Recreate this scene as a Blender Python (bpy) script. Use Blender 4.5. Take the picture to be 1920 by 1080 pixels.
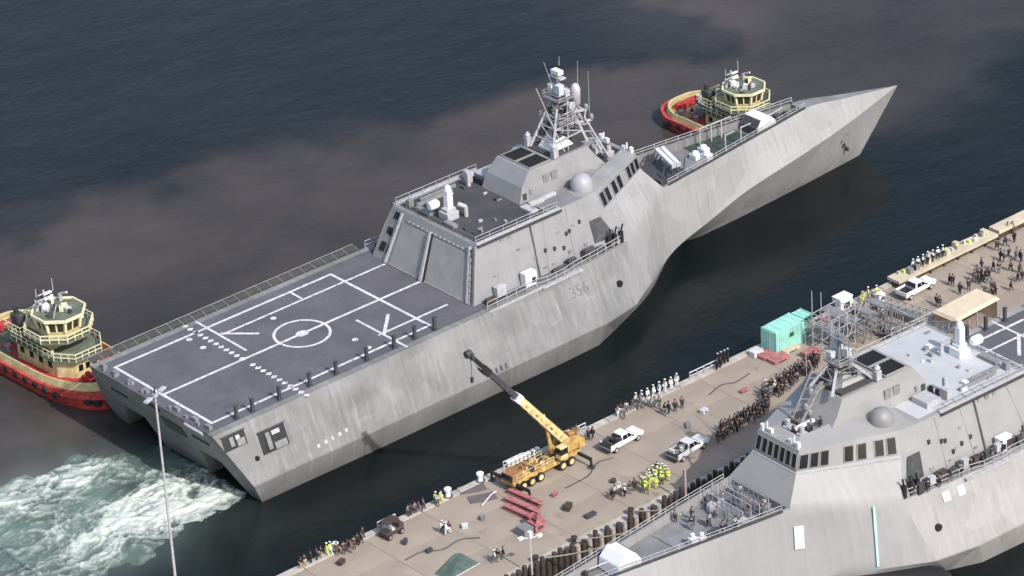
import bpy, bmesh, math, random
import numpy as np
from mathutils import Vector, Matrix
random.seed(7); rng = np.random.default_rng(7)
for o in list(bpy.data.objects): bpy.data.objects.remove(o)
SC = bpy.context.scene; COL = SC.collection
R = math.radians; PI = math.pi

# ------------------------------------------------------------------ camera, sky, sun, exposure
CAMPOS = Vector((-238.121880, -364.832776, 249.520584)); YAW = 0.678914938; PIT = 0.483206196; ROL = -0.0627872903; FPX = 7530.386
_fw = Vector((math.sin(YAW)*math.cos(PIT), math.cos(YAW)*math.cos(PIT), -math.sin(PIT)))
_rt = _fw.cross(Vector((0, 0, 1))).normalized(); _up = _rt.cross(_fw)
_r2 = _rt*math.cos(ROL)+_up*math.sin(ROL); _u2 = -_rt*math.sin(ROL)+_up*math.cos(ROL)
cd = bpy.data.cameras.new('camera'); cam = bpy.data.objects.new('camera', cd); COL.objects.link(cam)
cd.sensor_width = 36; cd.lens = 36*FPX/1920; cd.clip_start = 1; cd.clip_end = 6000
cam.matrix_world = Matrix(((_r2.x, _u2.x, -_fw.x, CAMPOS.x), (_r2.y, _u2.y, -_fw.y, CAMPOS.y), (_r2.z, _u2.z, -_fw.z, CAMPOS.z), (0, 0, 0, 1)))
SC.camera = cam
def at(x, y, z=3.0):
    "survey helper: point of the horizontal plane z seen at photograph pixel (x, y)"
    d = _fw*FPX+_r2*(x-960)+_u2*(540-y); t = (z-CAMPOS.z)/d.z
    return CAMPOS+d*t
SUN = Vector((-0.03, -1.0, 0.0)).normalized()*math.cos(R(42))+Vector((0, 0, math.sin(R(42))))
W = bpy.data.worlds.new('World'); SC.world = W; W.use_nodes = True
nt = W.node_tree; bg = nt.nodes['Background']; sk = nt.nodes.new('ShaderNodeTexSky'); sk.sky_type = 'NISHITA'; sk.sun_disc = False
sk.sun_elevation = R(42); sk.sun_rotation = math.atan2(SUN.x, SUN.y); sk.air_density = 1.2; sk.dust_density = 2.5
nt.links.new(sk.outputs[0], bg.inputs[0]); bg.inputs[1].default_value = 0.15
sl = bpy.data.lights.new('sun', 'SUN'); sl.energy = 3.3; sl.angle = R(0.6); sl.color = (1, .965, .93)
so = bpy.data.objects.new('sun', sl); COL.objects.link(so); so.rotation_euler = SUN.to_track_quat('Z', 'Y').to_euler(); so.location = (0, 0, 200)
SC.view_settings.view_transform = 'Standard'; SC.view_settings.look = 'None'; SC.view_settings.exposure = .36; SC.view_settings.gamma = 1
SC.view_settings.use_curve_mapping = False

# ------------------------------------------------------------------ materials
MATS = {}
def mat(name, col, rough=.6, metal=0., vary=.12, scale=.6, streak=0., bump=0., col2=None, spec=.5, stain=0., band=0., buckle=0.):
    if name in MATS: return MATS[name]
    m = bpy.data.materials.new(name); m.use_nodes = True; t = m.node_tree; b = t.nodes['Principled BSDF']
    b.inputs['Roughness'].default_value = rough; b.inputs['Metallic'].default_value = metal; b.inputs['Specular IOR Level'].default_value = spec
    tc = t.nodes.new('ShaderNodeTexCoord'); mp = t.nodes.new('ShaderNodeMapping'); t.links.new(tc.outputs['Object'], mp.inputs[0])
    n = t.nodes.new('ShaderNodeTexNoise'); n.inputs['Scale'].default_value = scale; n.inputs['Detail'].default_value = 5; n.inputs['Roughness'].default_value = .6
    t.links.new(mp.outputs[0], n.inputs[0])
    mix = t.nodes.new('ShaderNodeMix'); mix.data_type = 'RGBA'
    c2 = col2 if col2 else tuple(c*(1-2*vary) for c in col); c1 = tuple(min(1, c*(1+vary)) for c in col) if not col2 else col
    mr = t.nodes.new('ShaderNodeMapRange'); mr.inputs[1].default_value = .3; mr.inputs[2].default_value = .7
    t.links.new(n.outputs[0], mr.inputs[0]); t.links.new(mr.outputs[0], mix.inputs[0])
    mix.inputs[6].default_value = (*c2, 1); mix.inputs[7].default_value = (*c1, 1); out = mix.outputs[2]
    if streak:
        mp2 = t.nodes.new('ShaderNodeMapping'); mp2.inputs['Scale'].default_value = (1.7, .35, .07); t.links.new(tc.outputs['Object'], mp2.inputs[0])
        n2 = t.nodes.new('ShaderNodeTexNoise'); n2.inputs['Scale'].default_value = 1.3; n2.inputs['Detail'].default_value = 4; t.links.new(mp2.outputs[0], n2.inputs[0])
        for lo, hi, fac, cc in ((.56, .72, streak, tuple(c*.62*k for c, k in zip(col, (1., .96, .86)))), (.42, .28, streak*.75, tuple(min(1, c*1.5) for c in col))):
            r2 = t.nodes.new('ShaderNodeMapRange'); r2.inputs[1].default_value = lo; r2.inputs[2].default_value = hi; r2.inputs[4].default_value = fac
            t.links.new(n2.outputs[0], r2.inputs[0]); m2 = t.nodes.new('ShaderNodeMix'); m2.data_type = 'RGBA'
            t.links.new(r2.outputs[0], m2.inputs[0]); t.links.new(out, m2.inputs[6]); m2.inputs[7].default_value = (*cc, 1); out = m2.outputs[2]
    if band:       # fouling and scuffs low on the shell, patched repaint above
        sx = t.nodes.new('ShaderNodeSeparateXYZ'); t.links.new(tc.outputs['Object'], sx.inputs[0]); nb = t.nodes.new('ShaderNodeTexNoise'); nb.inputs['Scale'].default_value = .8; nb.inputs['Detail'].default_value = 6; t.links.new(tc.outputs['Object'], nb.inputs[0])
        ma = t.nodes.new('ShaderNodeMath'); ma.operation = 'MULTIPLY_ADD'; t.links.new(nb.outputs[0], ma.inputs[0]); ma.inputs[1].default_value = -4.5; t.links.new(sx.outputs[2], ma.inputs[2])
        rb = t.nodes.new('ShaderNodeMapRange'); rb.inputs[1].default_value = .9; rb.inputs[2].default_value = -2.4; rb.inputs[4].default_value = band; t.links.new(ma.outputs[0], rb.inputs[0])
        mb_ = t.nodes.new('ShaderNodeMix'); mb_.data_type = 'RGBA'; t.links.new(rb.outputs[0], mb_.inputs[0]); t.links.new(out, mb_.inputs[6]); mb_.inputs[7].default_value = (.085, .082, .07, 1); out = mb_.outputs[2]
        vo = t.nodes.new('ShaderNodeTexVoronoi'); vo.distance = 'CHEBYCHEV'; vo.inputs['Scale'].default_value = 1; mv = t.nodes.new('ShaderNodeMapping'); mv.inputs['Scale'].default_value = (.22, .02, .30); t.links.new(tc.outputs['Object'], mv.inputs[0]); t.links.new(mv.outputs[0], vo.inputs[0])
        sc2 = t.nodes.new('ShaderNodeSeparateColor'); t.links.new(vo.outputs['Color'], sc2.inputs[0]); rv = t.nodes.new('ShaderNodeMapRange'); rv.inputs[3].default_value = .90; rv.inputs[4].default_value = 1.08; t.links.new(sc2.outputs[0], rv.inputs[0])
        vm = t.nodes.new('ShaderNodeVectorMath'); vm.operation = 'SCALE'; t.links.new(out, vm.inputs[0]); t.links.new(rv.outputs[0], vm.inputs[3]); out = vm.outputs[0]
    if stain:      # drips, tyre scuffs and repaired patches
        for sc_, lo, hi, fac, cc, sq in ((.35, .60, .70, stain, tuple(c*.42 for c in col), 1.), (.16, .60, .66, stain*.5, tuple(min(1, c*1.3) for c in col), .6), (1.4, .66, .72, stain*.8, tuple(c*.3 for c in col), 1.), (.5, .60, .66, stain*.5, tuple(c*.6 for c in col), 5.)):
            geo = t.nodes.new('ShaderNodeNewGeometry'); m4 = t.nodes.new('ShaderNodeMapping'); m4.inputs['Scale'].default_value = (sc_/sq, sc_*sq, sc_); m4.inputs['Location'].default_value = (sc_*7, 3, 1); t.links.new(geo.outputs['Position'], m4.inputs[0])
            n4 = t.nodes.new('ShaderNodeTexNoise'); n4.inputs['Scale'].default_value = 1; n4.inputs['Detail'].default_value = 5; n4.inputs['Roughness'].default_value = .65; t.links.new(m4.outputs[0], n4.inputs[0])
            r4 = t.nodes.new('ShaderNodeMapRange'); r4.inputs[1].default_value = lo; r4.inputs[2].default_value = hi; r4.inputs[4].default_value = fac; t.links.new(n4.outputs[0], r4.inputs[0])
            m5 = t.nodes.new('ShaderNodeMix'); m5.data_type = 'RGBA'; t.links.new(r4.outputs[0], m5.inputs[0]); t.links.new(out, m5.inputs[6]); m5.inputs[7].default_value = (*cc, 1); out = m5.outputs[2]
    t.links.new(out, b.inputs['Base Color'])
    if bump:
        n3 = t.nodes.new('ShaderNodeTexNoise'); n3.inputs['Scale'].default_value = scale*6; n3.inputs['Detail'].default_value = 4; t.links.new(tc.outputs['Object'], n3.inputs[0])
        bp = t.nodes.new('ShaderNodeBump'); bp.inputs['Strength'].default_value = bump; bp.inputs['Distance'].default_value = .05
        t.links.new(n3.outputs[0], bp.inputs['Height']); t.links.new(bp.outputs[0], b.inputs['Normal'])
    if buckle:     # plating drawn in slightly between frames
        wv = t.nodes.new('ShaderNodeTexWave'); wv.bands_direction = 'X'; wv.inputs['Scale'].default_value = .26; wv.inputs['Distortion'].default_value = 2.5; wv.inputs['Detail'].default_value = 2; wv.inputs['Detail Scale'].default_value = 1.5; t.links.new(tc.outputs['Object'], wv.inputs[0])
        b2 = t.nodes.new('ShaderNodeBump'); b2.inputs['Strength'].default_value = buckle; b2.inputs['Distance'].default_value = .08; t.links.new(wv.outputs[0], b2.inputs['Height']); t.links.new(b2.outputs[0], b.inputs['Normal'])
    MATS[name] = m; return m
HULL = mat('haze_grey_hull', (.205, .205, .203), .6, vary=.13, scale=.2, streak=.65, band=.5, buckle=.35)
BOWM = mat('cleaner_bow_grey', (.285, .28, .28), .55, vary=.05, scale=.12, streak=.4, band=.45, buckle=.25)  # bow shell grey, lighter than the hull sides
HULL2 = mat('pale_grey_hull', (.30, .29, .285), .55, vary=.07, scale=.14, streak=.35, band=.3, buckle=.3)
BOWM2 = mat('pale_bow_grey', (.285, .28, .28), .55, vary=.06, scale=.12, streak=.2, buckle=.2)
SUP = mat('grey_paint', (.255, .255, .26), .5, vary=.06, scale=.35, streak=.18)
SUP2 = mat('warm_grey_paint', (.29, .285, .28), .5, vary=.05, scale=.3, streak=.1)
DOOR = mat('door_grey', (.31, .305, .30), .6, vary=.08, scale=.5)
DECK = mat('nonskid_deck', (.107, .103, .118), .85, vary=.12, scale=.22, bump=.3, stain=.3)
DARKDECK = mat('dark_nonskid', (.058, .055, .062), .85, vary=.15, scale=.3, bump=.3)
GREYDECK = mat('worn_grey_deck', (.19, .19, .20), .8, vary=.12, scale=.3)
PALEROOF = mat('pale_roof', (.46, .47, .49), .7, vary=.09, scale=.15)
LINE = mat('white_line_paint', (.62, .62, .65), .8, vary=.22, scale=2.2)
WHITE = mat('white_paint', (.74, .74, .76), .45, vary=.05)
BLACK = mat('black_rubber', (.018, .018, .02), .6, vary=.2)
DGREY = mat('dark_grey_metal', (.06, .06, .065), .5, vary=.2, scale=2)
MGREY = mat('mid_grey_metal', (.22, .22, .225), .5, vary=.15, scale=2)
LGREY = mat('light_grey_metal', (.42, .42, .44), .5, vary=.12, scale=2)
GLASS = mat('dark_glass', (.012, .014, .018), .12, vary=.2)
NET = mat('net_webbing', (.075, .072, .065), .9, vary=.2, scale=3)
RED = mat('tug_red', (.45, .045, .04), .65, vary=.25, scale=1.2, streak=.6)
CREAM = mat('tug_cream', (.62, .52, .27), .55, vary=.16, scale=1.1, streak=.5)
CREAMW = mat('tug_rail_cream', (.72, .68, .44), .5, vary=.06)
TUGDECK = mat('tug_green_deck', (.13, .15, .11), .8, vary=.2, scale=.8)
TANDECK = mat('tug_tan_deck', (.30, .22, .15), .8, vary=.2, scale=.8)
TEAL = mat('teal_container_paint', (.32, .66, .57), .55, vary=.12, scale=.7, streak=.2)
YEL = mat('crane_yellow', (.55, .36, .12), .6, vary=.28, scale=1.6, streak=.6)
YCREAM = mat('boom_cream', (.72, .58, .30), .55, vary=.2, scale=1.1)
ORANGE = mat('crane_orange_brown', (.34, .17, .06), .6, vary=.3, scale=2)
PINK = mat('faded_red_steel', (.42, .16, .16), .7, vary=.25, scale=1.5)
TANM = mat('tan_canvas', (.62, .52, .38), .8, vary=.06)
TARP = mat('green_tarp', (.085, .125, .105), .8, vary=.2, scale=.7)
HIVIS = mat('hi_vis_yellow', (.62, .70, .16), .7, vary=.1)
CONC = mat('quay_concrete', (.35, .292, .235), .85, col2=(.262, .218, .18), scale=.11, bump=.4, stain=.55)
CAPC = mat('cap_concrete', (.44, .40, .36), .85, vary=.15, scale=.6)
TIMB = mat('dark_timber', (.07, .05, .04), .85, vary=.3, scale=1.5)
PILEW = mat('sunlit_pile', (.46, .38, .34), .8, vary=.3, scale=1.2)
BEIGE = mat('beige_walkway', (.52, .46, .34), .8, vary=.12, scale=.5)
SKIN = mat('skin', (.30, .19, .14), .6); HAIR = mat('dark_hair', (.03, .022, .018), .7)

# ------------------------------------------------------------------ mesh helpers
class MB:
    def __init__(s): s.v = []; s.f = []; s.cuts = []
    def poly(s, pts):
        s.cuts.append((len(s.v), len(s.f))); n = len(s.v); s.v += [tuple(p) for p in pts]; s.f.append(tuple(range(n, n+len(pts)))); return s
    def add(s, vs, fs):
        s.cuts.append((len(s.v), len(s.f))); n = len(s.v); s.v += [tuple(p) for p in vs]; s.f += [tuple(i+n for i in f) for f in fs]; return s
    def box(s, c, d, rz=0, ry=0, taper=1.):
        m = Matrix.Rotation(rz, 3, 'Z') @ Matrix.Rotation(ry, 3, 'Y'); vs = []
        for z in (-1, 1):
            k = taper if z > 0 else 1
            for x, y in ((-1, -1), (1, -1), (1, 1), (-1, 1)): vs.append(Vector(c)+m @ Vector((x*d[0]/2*k, y*d[1]/2*k, z*d[2]/2)))
        return s.add(vs, [(3, 2, 1, 0), (4, 5, 6, 7), (0, 1, 5, 4), (1, 2, 6, 5), (2, 3, 7, 6), (3, 0, 4, 7)])
    def beam(s, a, b, w, h=None, w2=None):
        a = Vector(a); b = Vector(b); h = h or w; d = (b-a).normalized(); up = Vector((0, 0, 1)) if abs(d.z) < .95 else Vector((1, 0, 0))
        r = d.cross(up).normalized(); u = r.cross(d); k = (w2/w) if w2 else 1; vs = []
        for p, q in ((a, 1), (b, k)):
            for i, j in ((-1, -1), (1, -1), (1, 1), (-1, 1)): vs.append(p+r*(i*w/2*q)+u*(j*h/2*q))
        return s.add(vs, [(3, 2, 1, 0), (4, 5, 6, 7), (0, 1, 5, 4), (1, 2, 6, 5), (2, 3, 7, 6), (3, 0, 4, 7)])
    def tube(s, a, b, r, r2=None, n=8):
        a = Vector(a); b = Vector(b); r2 = r if r2 is None else r2; d = (b-a).normalized(); up = Vector((0, 0, 1)) if abs(d.z) < .95 else Vector((1, 0, 0))
        e = d.cross(up).normalized(); g = e.cross(d); vs = []
        for p, q in ((a, r), (b, r2)):
            for i in range(n): t = 2*PI*i/n; vs.append(p+e*math.cos(t)*q+g*math.sin(t)*q)
        fs = [(i, (i+1) % n, n+(i+1) % n, n+i) for i in range(n)]+[tuple(range(n-1, -1, -1)), tuple(range(n, 2*n))]
        return s.add(vs, fs)
    def lathe(s, c, prof, n=16, axis='Z'):
        vs = []; fs = []
        for r, z in prof:
            for i in range(n):
                t = 2*PI*i/n; p = Vector((r*math.cos(t), r*math.sin(t), z))
                if axis == 'X': p = Vector((p.z, p.x, p.y))
                if axis == 'Y': p = Vector((p.x, p.z, p.y))
                vs.append(Vector(c)+p)
        for k in range(len(prof)-1):
            for i in range(n): fs.append((k*n+i, k*n+(i+1) % n, (k+1)*n+(i+1) % n, (k+1)*n+i))
        fs += [tuple(range(n-1, -1, -1)), tuple(range((len(prof)-1)*n, len(prof)*n))]
        return s.add(vs, fs)
    def prism(s, pts, z0, z1):
        n = len(pts); vs = [(p[0], p[1], z0) for p in pts]+[(p[0], p[1], z1) for p in pts]
        return s.add(vs, [tuple(range(n-1, -1, -1)), tuple(range(n, 2*n))]+[(i, (i+1) % n, n+(i+1) % n, n+i) for i in range(n)])
    def frustum(s, p0, p1):
        "closed body between two loops of equal length"
        n = len(p0); return s.add(list(p0)+list(p1), [tuple(range(n-1, -1, -1)), tuple(range(n, 2*n))]+[(i, (i+1) % n, n+(i+1) % n, n+i) for i in range(n)])
    def slab(s, q, t):
        "quad q (4 points) given thickness t along its normal"
        q = [Vector(p) for p in q]; nrm = (q[1]-q[0]).cross(q[3]-q[0]).normalized(); return s.frustum(q, [p+nrm*t for p in q])
    def patch(s, A, B, k=5):
        "finely divided sheet between two polylines"
        n = len(A); vs = [Vector(a).lerp(Vector(b), j/k) for j in range(k+1) for a, b in zip(A, B)]
        return s.add(vs, [(j*n+i, j*n+i+1, (j+1)*n+i+1, (j+1)*n+i) for j in range(k) for i in range(n-1)])
    def strip(s, A, B):
        "sheet between two polylines of equal length"
        n = len(A); return s.add(list(A)+list(B), [(i, i+1, n+i+1, n+i) for i in range(n-1)])
    def build(s, name, m, parent=None, bevel=0, smooth=False, loc=None, fix=True):
        me = bpy.data.meshes.new(name); me.from_pydata([tuple(v) for v in s.v], [], s.f)
        bm = bmesh.new(); bm.from_mesh(me)
        if fix: bmesh.ops.recalc_face_normals(bm, faces=bm.faces)
        bm.to_mesh(me); bm.free()
        if smooth:
            for p in me.polygons: p.use_smooth = True
        me.materials.append(m); o = bpy.data.objects.new(name, me); COL.objects.link(o)
        if parent: o.parent = parent
        if loc is not None: o.location = loc
        if bevel: b = o.modifiers.new('bevel', 'BEVEL'); b.width = bevel; b.segments = 1; b.limit_method = 'ANGLE'
        return o
def each(mb, name, m, parent=None, **k):
    "every piece added to mb becomes an object of its own"
    c = mb.cuts+[(len(mb.v), len(mb.f))]; out = []
    for (v0, f0), (v1, f1) in zip(c[:-1], c[1:]):
        if f1 == f0: continue
        q = MB(); q.v = mb.v[v0:v1]; q.f = [tuple(i-v0 for i in f) for f in mb.f[f0:f1]]; out.append(q.build(name, m, parent, **k))
    return out
def catmull(L, n=4):
    P = [Vector(p) for p in L]; P = [P[0]*2-P[1]]+P+[P[-1]*2-P[-2]]; out = []
    for i in range(1, len(P)-2):
        for k in range(n):
            t = k/n; out.append(.5*(2*P[i]+(P[i+1]-P[i-1])*t+(2*P[i-1]-5*P[i]+4*P[i+1]-P[i+2])*t*t+(3*P[i]-P[i-1]-3*P[i+1]+P[i+2])*t**3))
    out.append(P[-2]); return out
def tag(o, label=None, cat=None, group=None, kind=None):
    for k, v in (('label', label), ('category', cat), ('group', group), ('kind', kind)):
        if v: o[k] = v
    return o
def thing(name, label, cat, loc=(0, 0, 0), rz=0, group=None):
    o = bpy.data.objects.new(name, None); COL.objects.link(o); o.location = loc; o.rotation_euler = (0, 0, rz); o.empty_display_size = .5
    return tag(o, label, cat, group)
def kids(o): return [c for c in bpy.data.objects if c.parent == o]
def copy_tree(o, parent=None, _k=None):
    c = o.copy(); COL.objects.link(c); c.parent = parent
    for k in kids(o): copy_tree(k, c)
    return c
def rail(name, pts, h, parent, m, step=2., r=.045, rows=2):
    b = MB(); pts = [Vector(p) for p in pts]
    for i in range(len(pts)-1):
        p, q = pts[i], pts[i+1]; L = (q-p).length; n = max(1, round(L/step))
        for k in range(n+(i == len(pts)-2)): a = p.lerp(q, k/n); b.beam(a, a+Vector((0, 0, h)), r*1.2)
        for j in range(rows): z = Vector((0, 0, h*(j+1)/rows)); b.beam(p+z, q+z, r*1.3)
    return b.build(name, m, parent)
def bil(A, B, C, D, u, v):
    A, B, C, D = map(Vector, (A, B, C, D)); return A.lerp(B, u).lerp(D.lerp(C, u), v)
def lerpline(L, x):
    for a, b in zip(L[:-1], L[1:]):
        if a[0] <= x <= b[0]: t = (x-a[0])/(b[0]-a[0]); return Vector(a).lerp(Vector(b), t)
    return Vector(L[0] if x < L[0][0] else L[-1])
def noise2(shape, cells, seed=0):
    "smooth value noise, fractal"
    r = np.random.default_rng(seed); H, Wd = shape; out = np.zeros(shape); amp = 1; tot = 0
    cy, cx = cells
    for _ in range(5):
        g = r.random((int(cy)+2, int(cx)+2)); yy = np.linspace(0, int(cy), H, endpoint=False); xx = np.linspace(0, int(cx), Wd, endpoint=False)
        yi = yy.astype(int); xi = xx.astype(int); fy = (yy-yi)[:, None]; fx = (xx-xi)[None, :]; fy = fy*fy*(3-2*fy); fx = fx*fx*(3-2*fx)
        v = (g[yi][:, xi]*(1-fy)*(1-fx)+g[yi][:, xi+1]*(1-fy)*fx+g[yi+1][:, xi]*fy*(1-fx)+g[yi+1][:, xi+1]*fy*fx)
        out += v*amp; tot += amp; amp *= .55; cy *= 2; cx *= 2
    return out/tot

def vn(x, y, seed=0):
    xi = np.floor(x).astype(np.int64); yi = np.floor(y).astype(np.int64); fx = x-xi; fy = y-yi; fx = fx*fx*(3-2*fx); fy = fy*fy*(3-2*fy)
    def h(a, b):
        v = (a*374761393+b*668265263+seed*974634777) & 0xffffffff; v = ((v ^ (v >> 13))*1274126177) & 0xffffffff; v = v ^ (v >> 16); return v/4294967295.
    return h(xi, yi)*(1-fx)*(1-fy)+h(xi+1, yi)*fx*(1-fy)+h(xi, yi+1)*(1-fx)*fy+h(xi+1, yi+1)*fx*fy
def fbm(x, y, seed=0, n=5, g=.52):
    t = 0; a = 1; o = 0
    for k in range(n): o = o+a*vn(x, y, seed+k*17); t += a; a *= g; x = x*2.03+3.1; y = y*2.03+1.7
    return o/t
def ridged(x, y, seed=0, n=4):
    t = 0; a = 1; o = 0
    for k in range(n): o = o+a*(1-np.abs(2*vn(x, y, seed+k*31)-1))**2.2; t += a; a *= .6; x = x*2.1+5.2; y = y*1.9+2.3
    return o/t
# ------------------------------------------------------------------ water
def grid_mesh(xs, ys, zf, name, m, attr=None):
    X, Y = np.meshgrid(xs, ys); Z = zf(X, Y); ny, nx = X.shape
    V = np.stack([X, Y, Z], -1).reshape(-1, 3); i = np.arange(ny*nx).reshape(ny, nx)
    F = np.stack([i[:-1, :-1], i[:-1, 1:], i[1:, 1:], i[1:, :-1]], -1).reshape(-1, 4)
    me = bpy.data.meshes.new(name); me.vertices.add(len(V)); me.vertices.foreach_set('co', V.ravel())
    me.loops.add(F.size); me.loops.foreach_set('vertex_index', F.ravel()); me.polygons.add(len(F)); me.polygons.foreach_set('loop_start', np.arange(0, F.size, 4)); me.polygons.foreach_set('loop_total', np.full(len(F), 4))
    me.polygons.foreach_set('use_smooth', np.ones(len(F), bool)); me.update()
    if attr is not None:
        a = me.color_attributes.new('mix', 'FLOAT_COLOR', 'POINT'); c = np.concatenate([attr(X, Y), np.ones((ny, nx, 1))], -1).reshape(-1); a.data.foreach_set('color', c)
    me.materials.append(m); o = bpy.data.objects.new(name, me); COL.objects.link(o); return o
def water_mat():
    m = bpy.data.materials.new('harbour_water'); m.use_nodes = True; t = m.node_tree; b = t.nodes['Principled BSDF']; N = t.nodes.new; L = t.links.new
    at_ = N('ShaderNodeAttribute'); at_.attribute_name = 'mix'; sep = N('ShaderNodeSeparateColor'); L(at_.outputs['Color'], sep.inputs[0])
    tc = N('ShaderNodeTexCoord')
    def mixc(f, a, b_):
        x = N('ShaderNodeMix'); x.data_type = 'RGBA'; L(f, x.inputs[0])
        for i, c in ((6, a), (7, b_)):
            if isinstance(c, tuple): x.inputs[i].default_value = (*c, 1)
            else: L(c, x.inputs[i])
        return x.outputs[2]
    c = mixc(sep.outputs[0], (.012, .0125, .0135), (.062, .050, .045))      # clear water / silt plume
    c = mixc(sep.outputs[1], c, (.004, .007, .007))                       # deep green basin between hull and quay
    c = mixc(sep.outputs[2], c, (.20, .25, .235))                         # churned water
    n = N('ShaderNodeTexNoise'); n.inputs['Scale'].default_value = .05; n.inputs['Detail'].default_value = 5; L(tc.outputs['Object'], n.inputs[0])
    mr = N('ShaderNodeMapRange'); mr.inputs[1].default_value = .35; mr.inputs[2].default_value = .65; mr.inputs[3].default_value = .84; mr.inputs[4].default_value = 1.14; L(n.outputs[0], mr.inputs[0])
    vm = N('ShaderNodeVectorMath'); vm.operation = 'SCALE'; L(c, vm.inputs[0]); L(mr.outputs[0], vm.inputs[3]); L(vm.outputs[0], b.inputs['Base Color'])
    b.inputs['Roughness'].default_value = .2; b.inputs['IOR'].default_value = 1.33; b.inputs['Specular IOR Level'].default_value = .3
    prev = None
    for sc, st, dist in ((.12, .3, .5), (.6, .3, .16), (2.2, .3, .05)):
        mp = N('ShaderNodeMapping'); mp.inputs['Scale'].default_value = (sc, sc*1.6, sc); mp.inputs['Rotation'].default_value = (0, 0, .5); L(tc.outputs['Object'], mp.inputs[0])
        q = N('ShaderNodeTexNoise'); q.inputs['Scale'].default_value = 1; q.inputs['Detail'].default_value = 3; L(mp.outputs[0], q.inputs[0])
        u = N('ShaderNodeBump'); u.inputs['Strength'].default_value = st; u.inputs['Distance'].default_value = dist; L(q.outputs[0], u.inputs['Height'])
        if prev: L(prev, u.inputs['Normal'])
        prev = u.outputs[0]
    L(prev, b.inputs['Normal']); return m
def sm(a, b, x): t = np.clip((x-a)/(b-a), 0, 1); return t*t*(3-2*t)
_edge = [(-60, 62), (10, 76), (42, 67), (69, 69), (90, 59), (116, 47), (136, 60), (170, 85), (260, 120)]      # far rim of the brown plume
def plume(X, Y):
    w1 = fbm(X/34, Y/34, 3)-.5; w2 = fbm(X/34+50, Y/34+9, 4)-.5; Xw, Yw = X+w1*52, Y+w2*52; n = fbm(Xw/46, Yw/26, 8)-.5; n2 = fbm(Xw/15, Yw/9, 12)-.5
    e = np.interp(Xw, [p[0] for p in _edge], [p[1] for p in _edge])+n*14
    silt = (.72*sm(9, -7, Yw-e)+.28*sm(2.5, -2, Yw-e+n2*9))*sm(-3, 16, Yw+6+n2*12)*(.92+1.0*n+.5*n2)
    silt *= 1-.45*sm(100, 140, Xw-(Y-20)*.8)*sm(60, 30, Y)
    silt = np.maximum(silt, .5*sm(112, 142, X-.5*(Y-60)+n*40)*sm(34, 62, Y))
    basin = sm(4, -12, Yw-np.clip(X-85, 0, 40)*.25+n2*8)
    ch = np.exp(-(((X+22)/26)**2+((Y+1)/15)**2)*1.2)*np.clip(1+2.2*n2, 0, 1.4)*sm(8, -2, X)*.7
    return np.stack([np.clip(silt, 0, 1), np.clip(basin, 0, 1)*.9, np.clip(ch, 0, 1)], -1)
WATER = water_mat()
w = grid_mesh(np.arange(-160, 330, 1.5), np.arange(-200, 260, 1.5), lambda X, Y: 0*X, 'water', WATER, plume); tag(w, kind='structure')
# far water out to the horizon, butting the near sheet
fb = MB(); X0, X1, Y0, Y1 = -160, 329, -200, 259; B = 4500
xs_ = np.arange(-160, 330, 1.5)[-1]; ys_ = np.arange(-200, 260, 1.5)[-1]
fb.poly([(-B, -B, 0), (B, -B, 0), (B, Y0, 0), (-B, Y0, 0)]); fb.poly([(-B, ys_, 0), (B, ys_, 0), (B, B, 0), (-B, B, 0)])
fb.poly([(-B, Y0, 0), (X0, Y0, 0), (X0, ys_, 0), (-B, ys_, 0)]); fb.poly([(xs_, Y0, 0), (B, Y0, 0), (B, ys_, 0), (xs_, ys_, 0)])
tag(fb.build('open_water', WATER, fix=False), kind='structure')
# churned wake behind the transom: a rough heightfield of foam
def foam_mat():
    m = bpy.data.materials.new('wake_foam'); m.use_nodes = True; t = m.node_tree; b = t.nodes['Principled BSDF']; a = t.nodes.new('ShaderNodeAttribute'); a.attribute_name = 'mix'
    t.links.new(a.outputs['Color'], b.inputs['Base Color']); b.inputs['Roughness'].default_value = .45; b.inputs['IOR'].default_value = 1.33
    n = t.nodes.new('ShaderNodeTexNoise'); n.inputs['Scale'].default_value = 3; n.inputs['Detail'].default_value = 5; tc = t.nodes.new('ShaderNodeTexCoord'); t.links.new(tc.outputs['Object'], n.inputs[0])
    u = t.nodes.new('ShaderNodeBump'); u.inputs['Strength'].default_value = .6; u.inputs['Distance'].default_value = .15; t.links.new(n.outputs[0], u.inputs['Height']); t.links.new(u.outputs[0], b.inputs['Normal']); return m
def wakef(X, Y):
    # two swirling jets that widen and break up away from the transom
    w1 = fbm(X/7, Y/5, 40)-.5; w2 = fbm(X/7+31, Y/5+17, 41)-.5; w3 = fbm(X/2.2, Y/2.2, 42)-.5; Xw = X+w1*9+w3*1.6; Yw = Y+w2*7+w3*1.4
    big = fbm(X/13, Y/9, 45)-.5
    far = 12.5+.12*(-X).clip(0, 60)+big*13; near = -15.5+.02*X+big*9+sm(-16, -2, X)*3
    inside = sm(far+2.5, far-3.5, Y+w3*3)*sm(near-1.5, near+3.5, Y+w3*3)*sm(4.0, 1.5, X+w3*2)*sm(-78, -40, X); inside *= 1-sm(-9, 1, X)*sm(3, 8, Y)*.8
    s1 = ridged(Xw/7.5, Yw/2.4, 50); s2 = ridged(Xw/1.9, Yw/.85, 60); s3 = fbm(Xw/.7, Yw/.5, 70)
    jet1 = np.exp(-((Yw-(7.4+.05*X))/4.8)**2)*sm(1, -8, X); jet2 = np.exp(-((Yw+8.2)/6.6)**2)*sm(-40, -6, X)*1.15; core = np.exp(-(((X+4)/6)**2+((Y+9)/5)**2))
    foam = (s1*.70+s2*.70+(s3-.5)*.7)*(.34+.60*jet1+.66*jet2+.55*core)-.31
    return inside, np.clip(foam*1.75, 0, 1)*inside, s1, s2
_wk = {}
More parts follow.
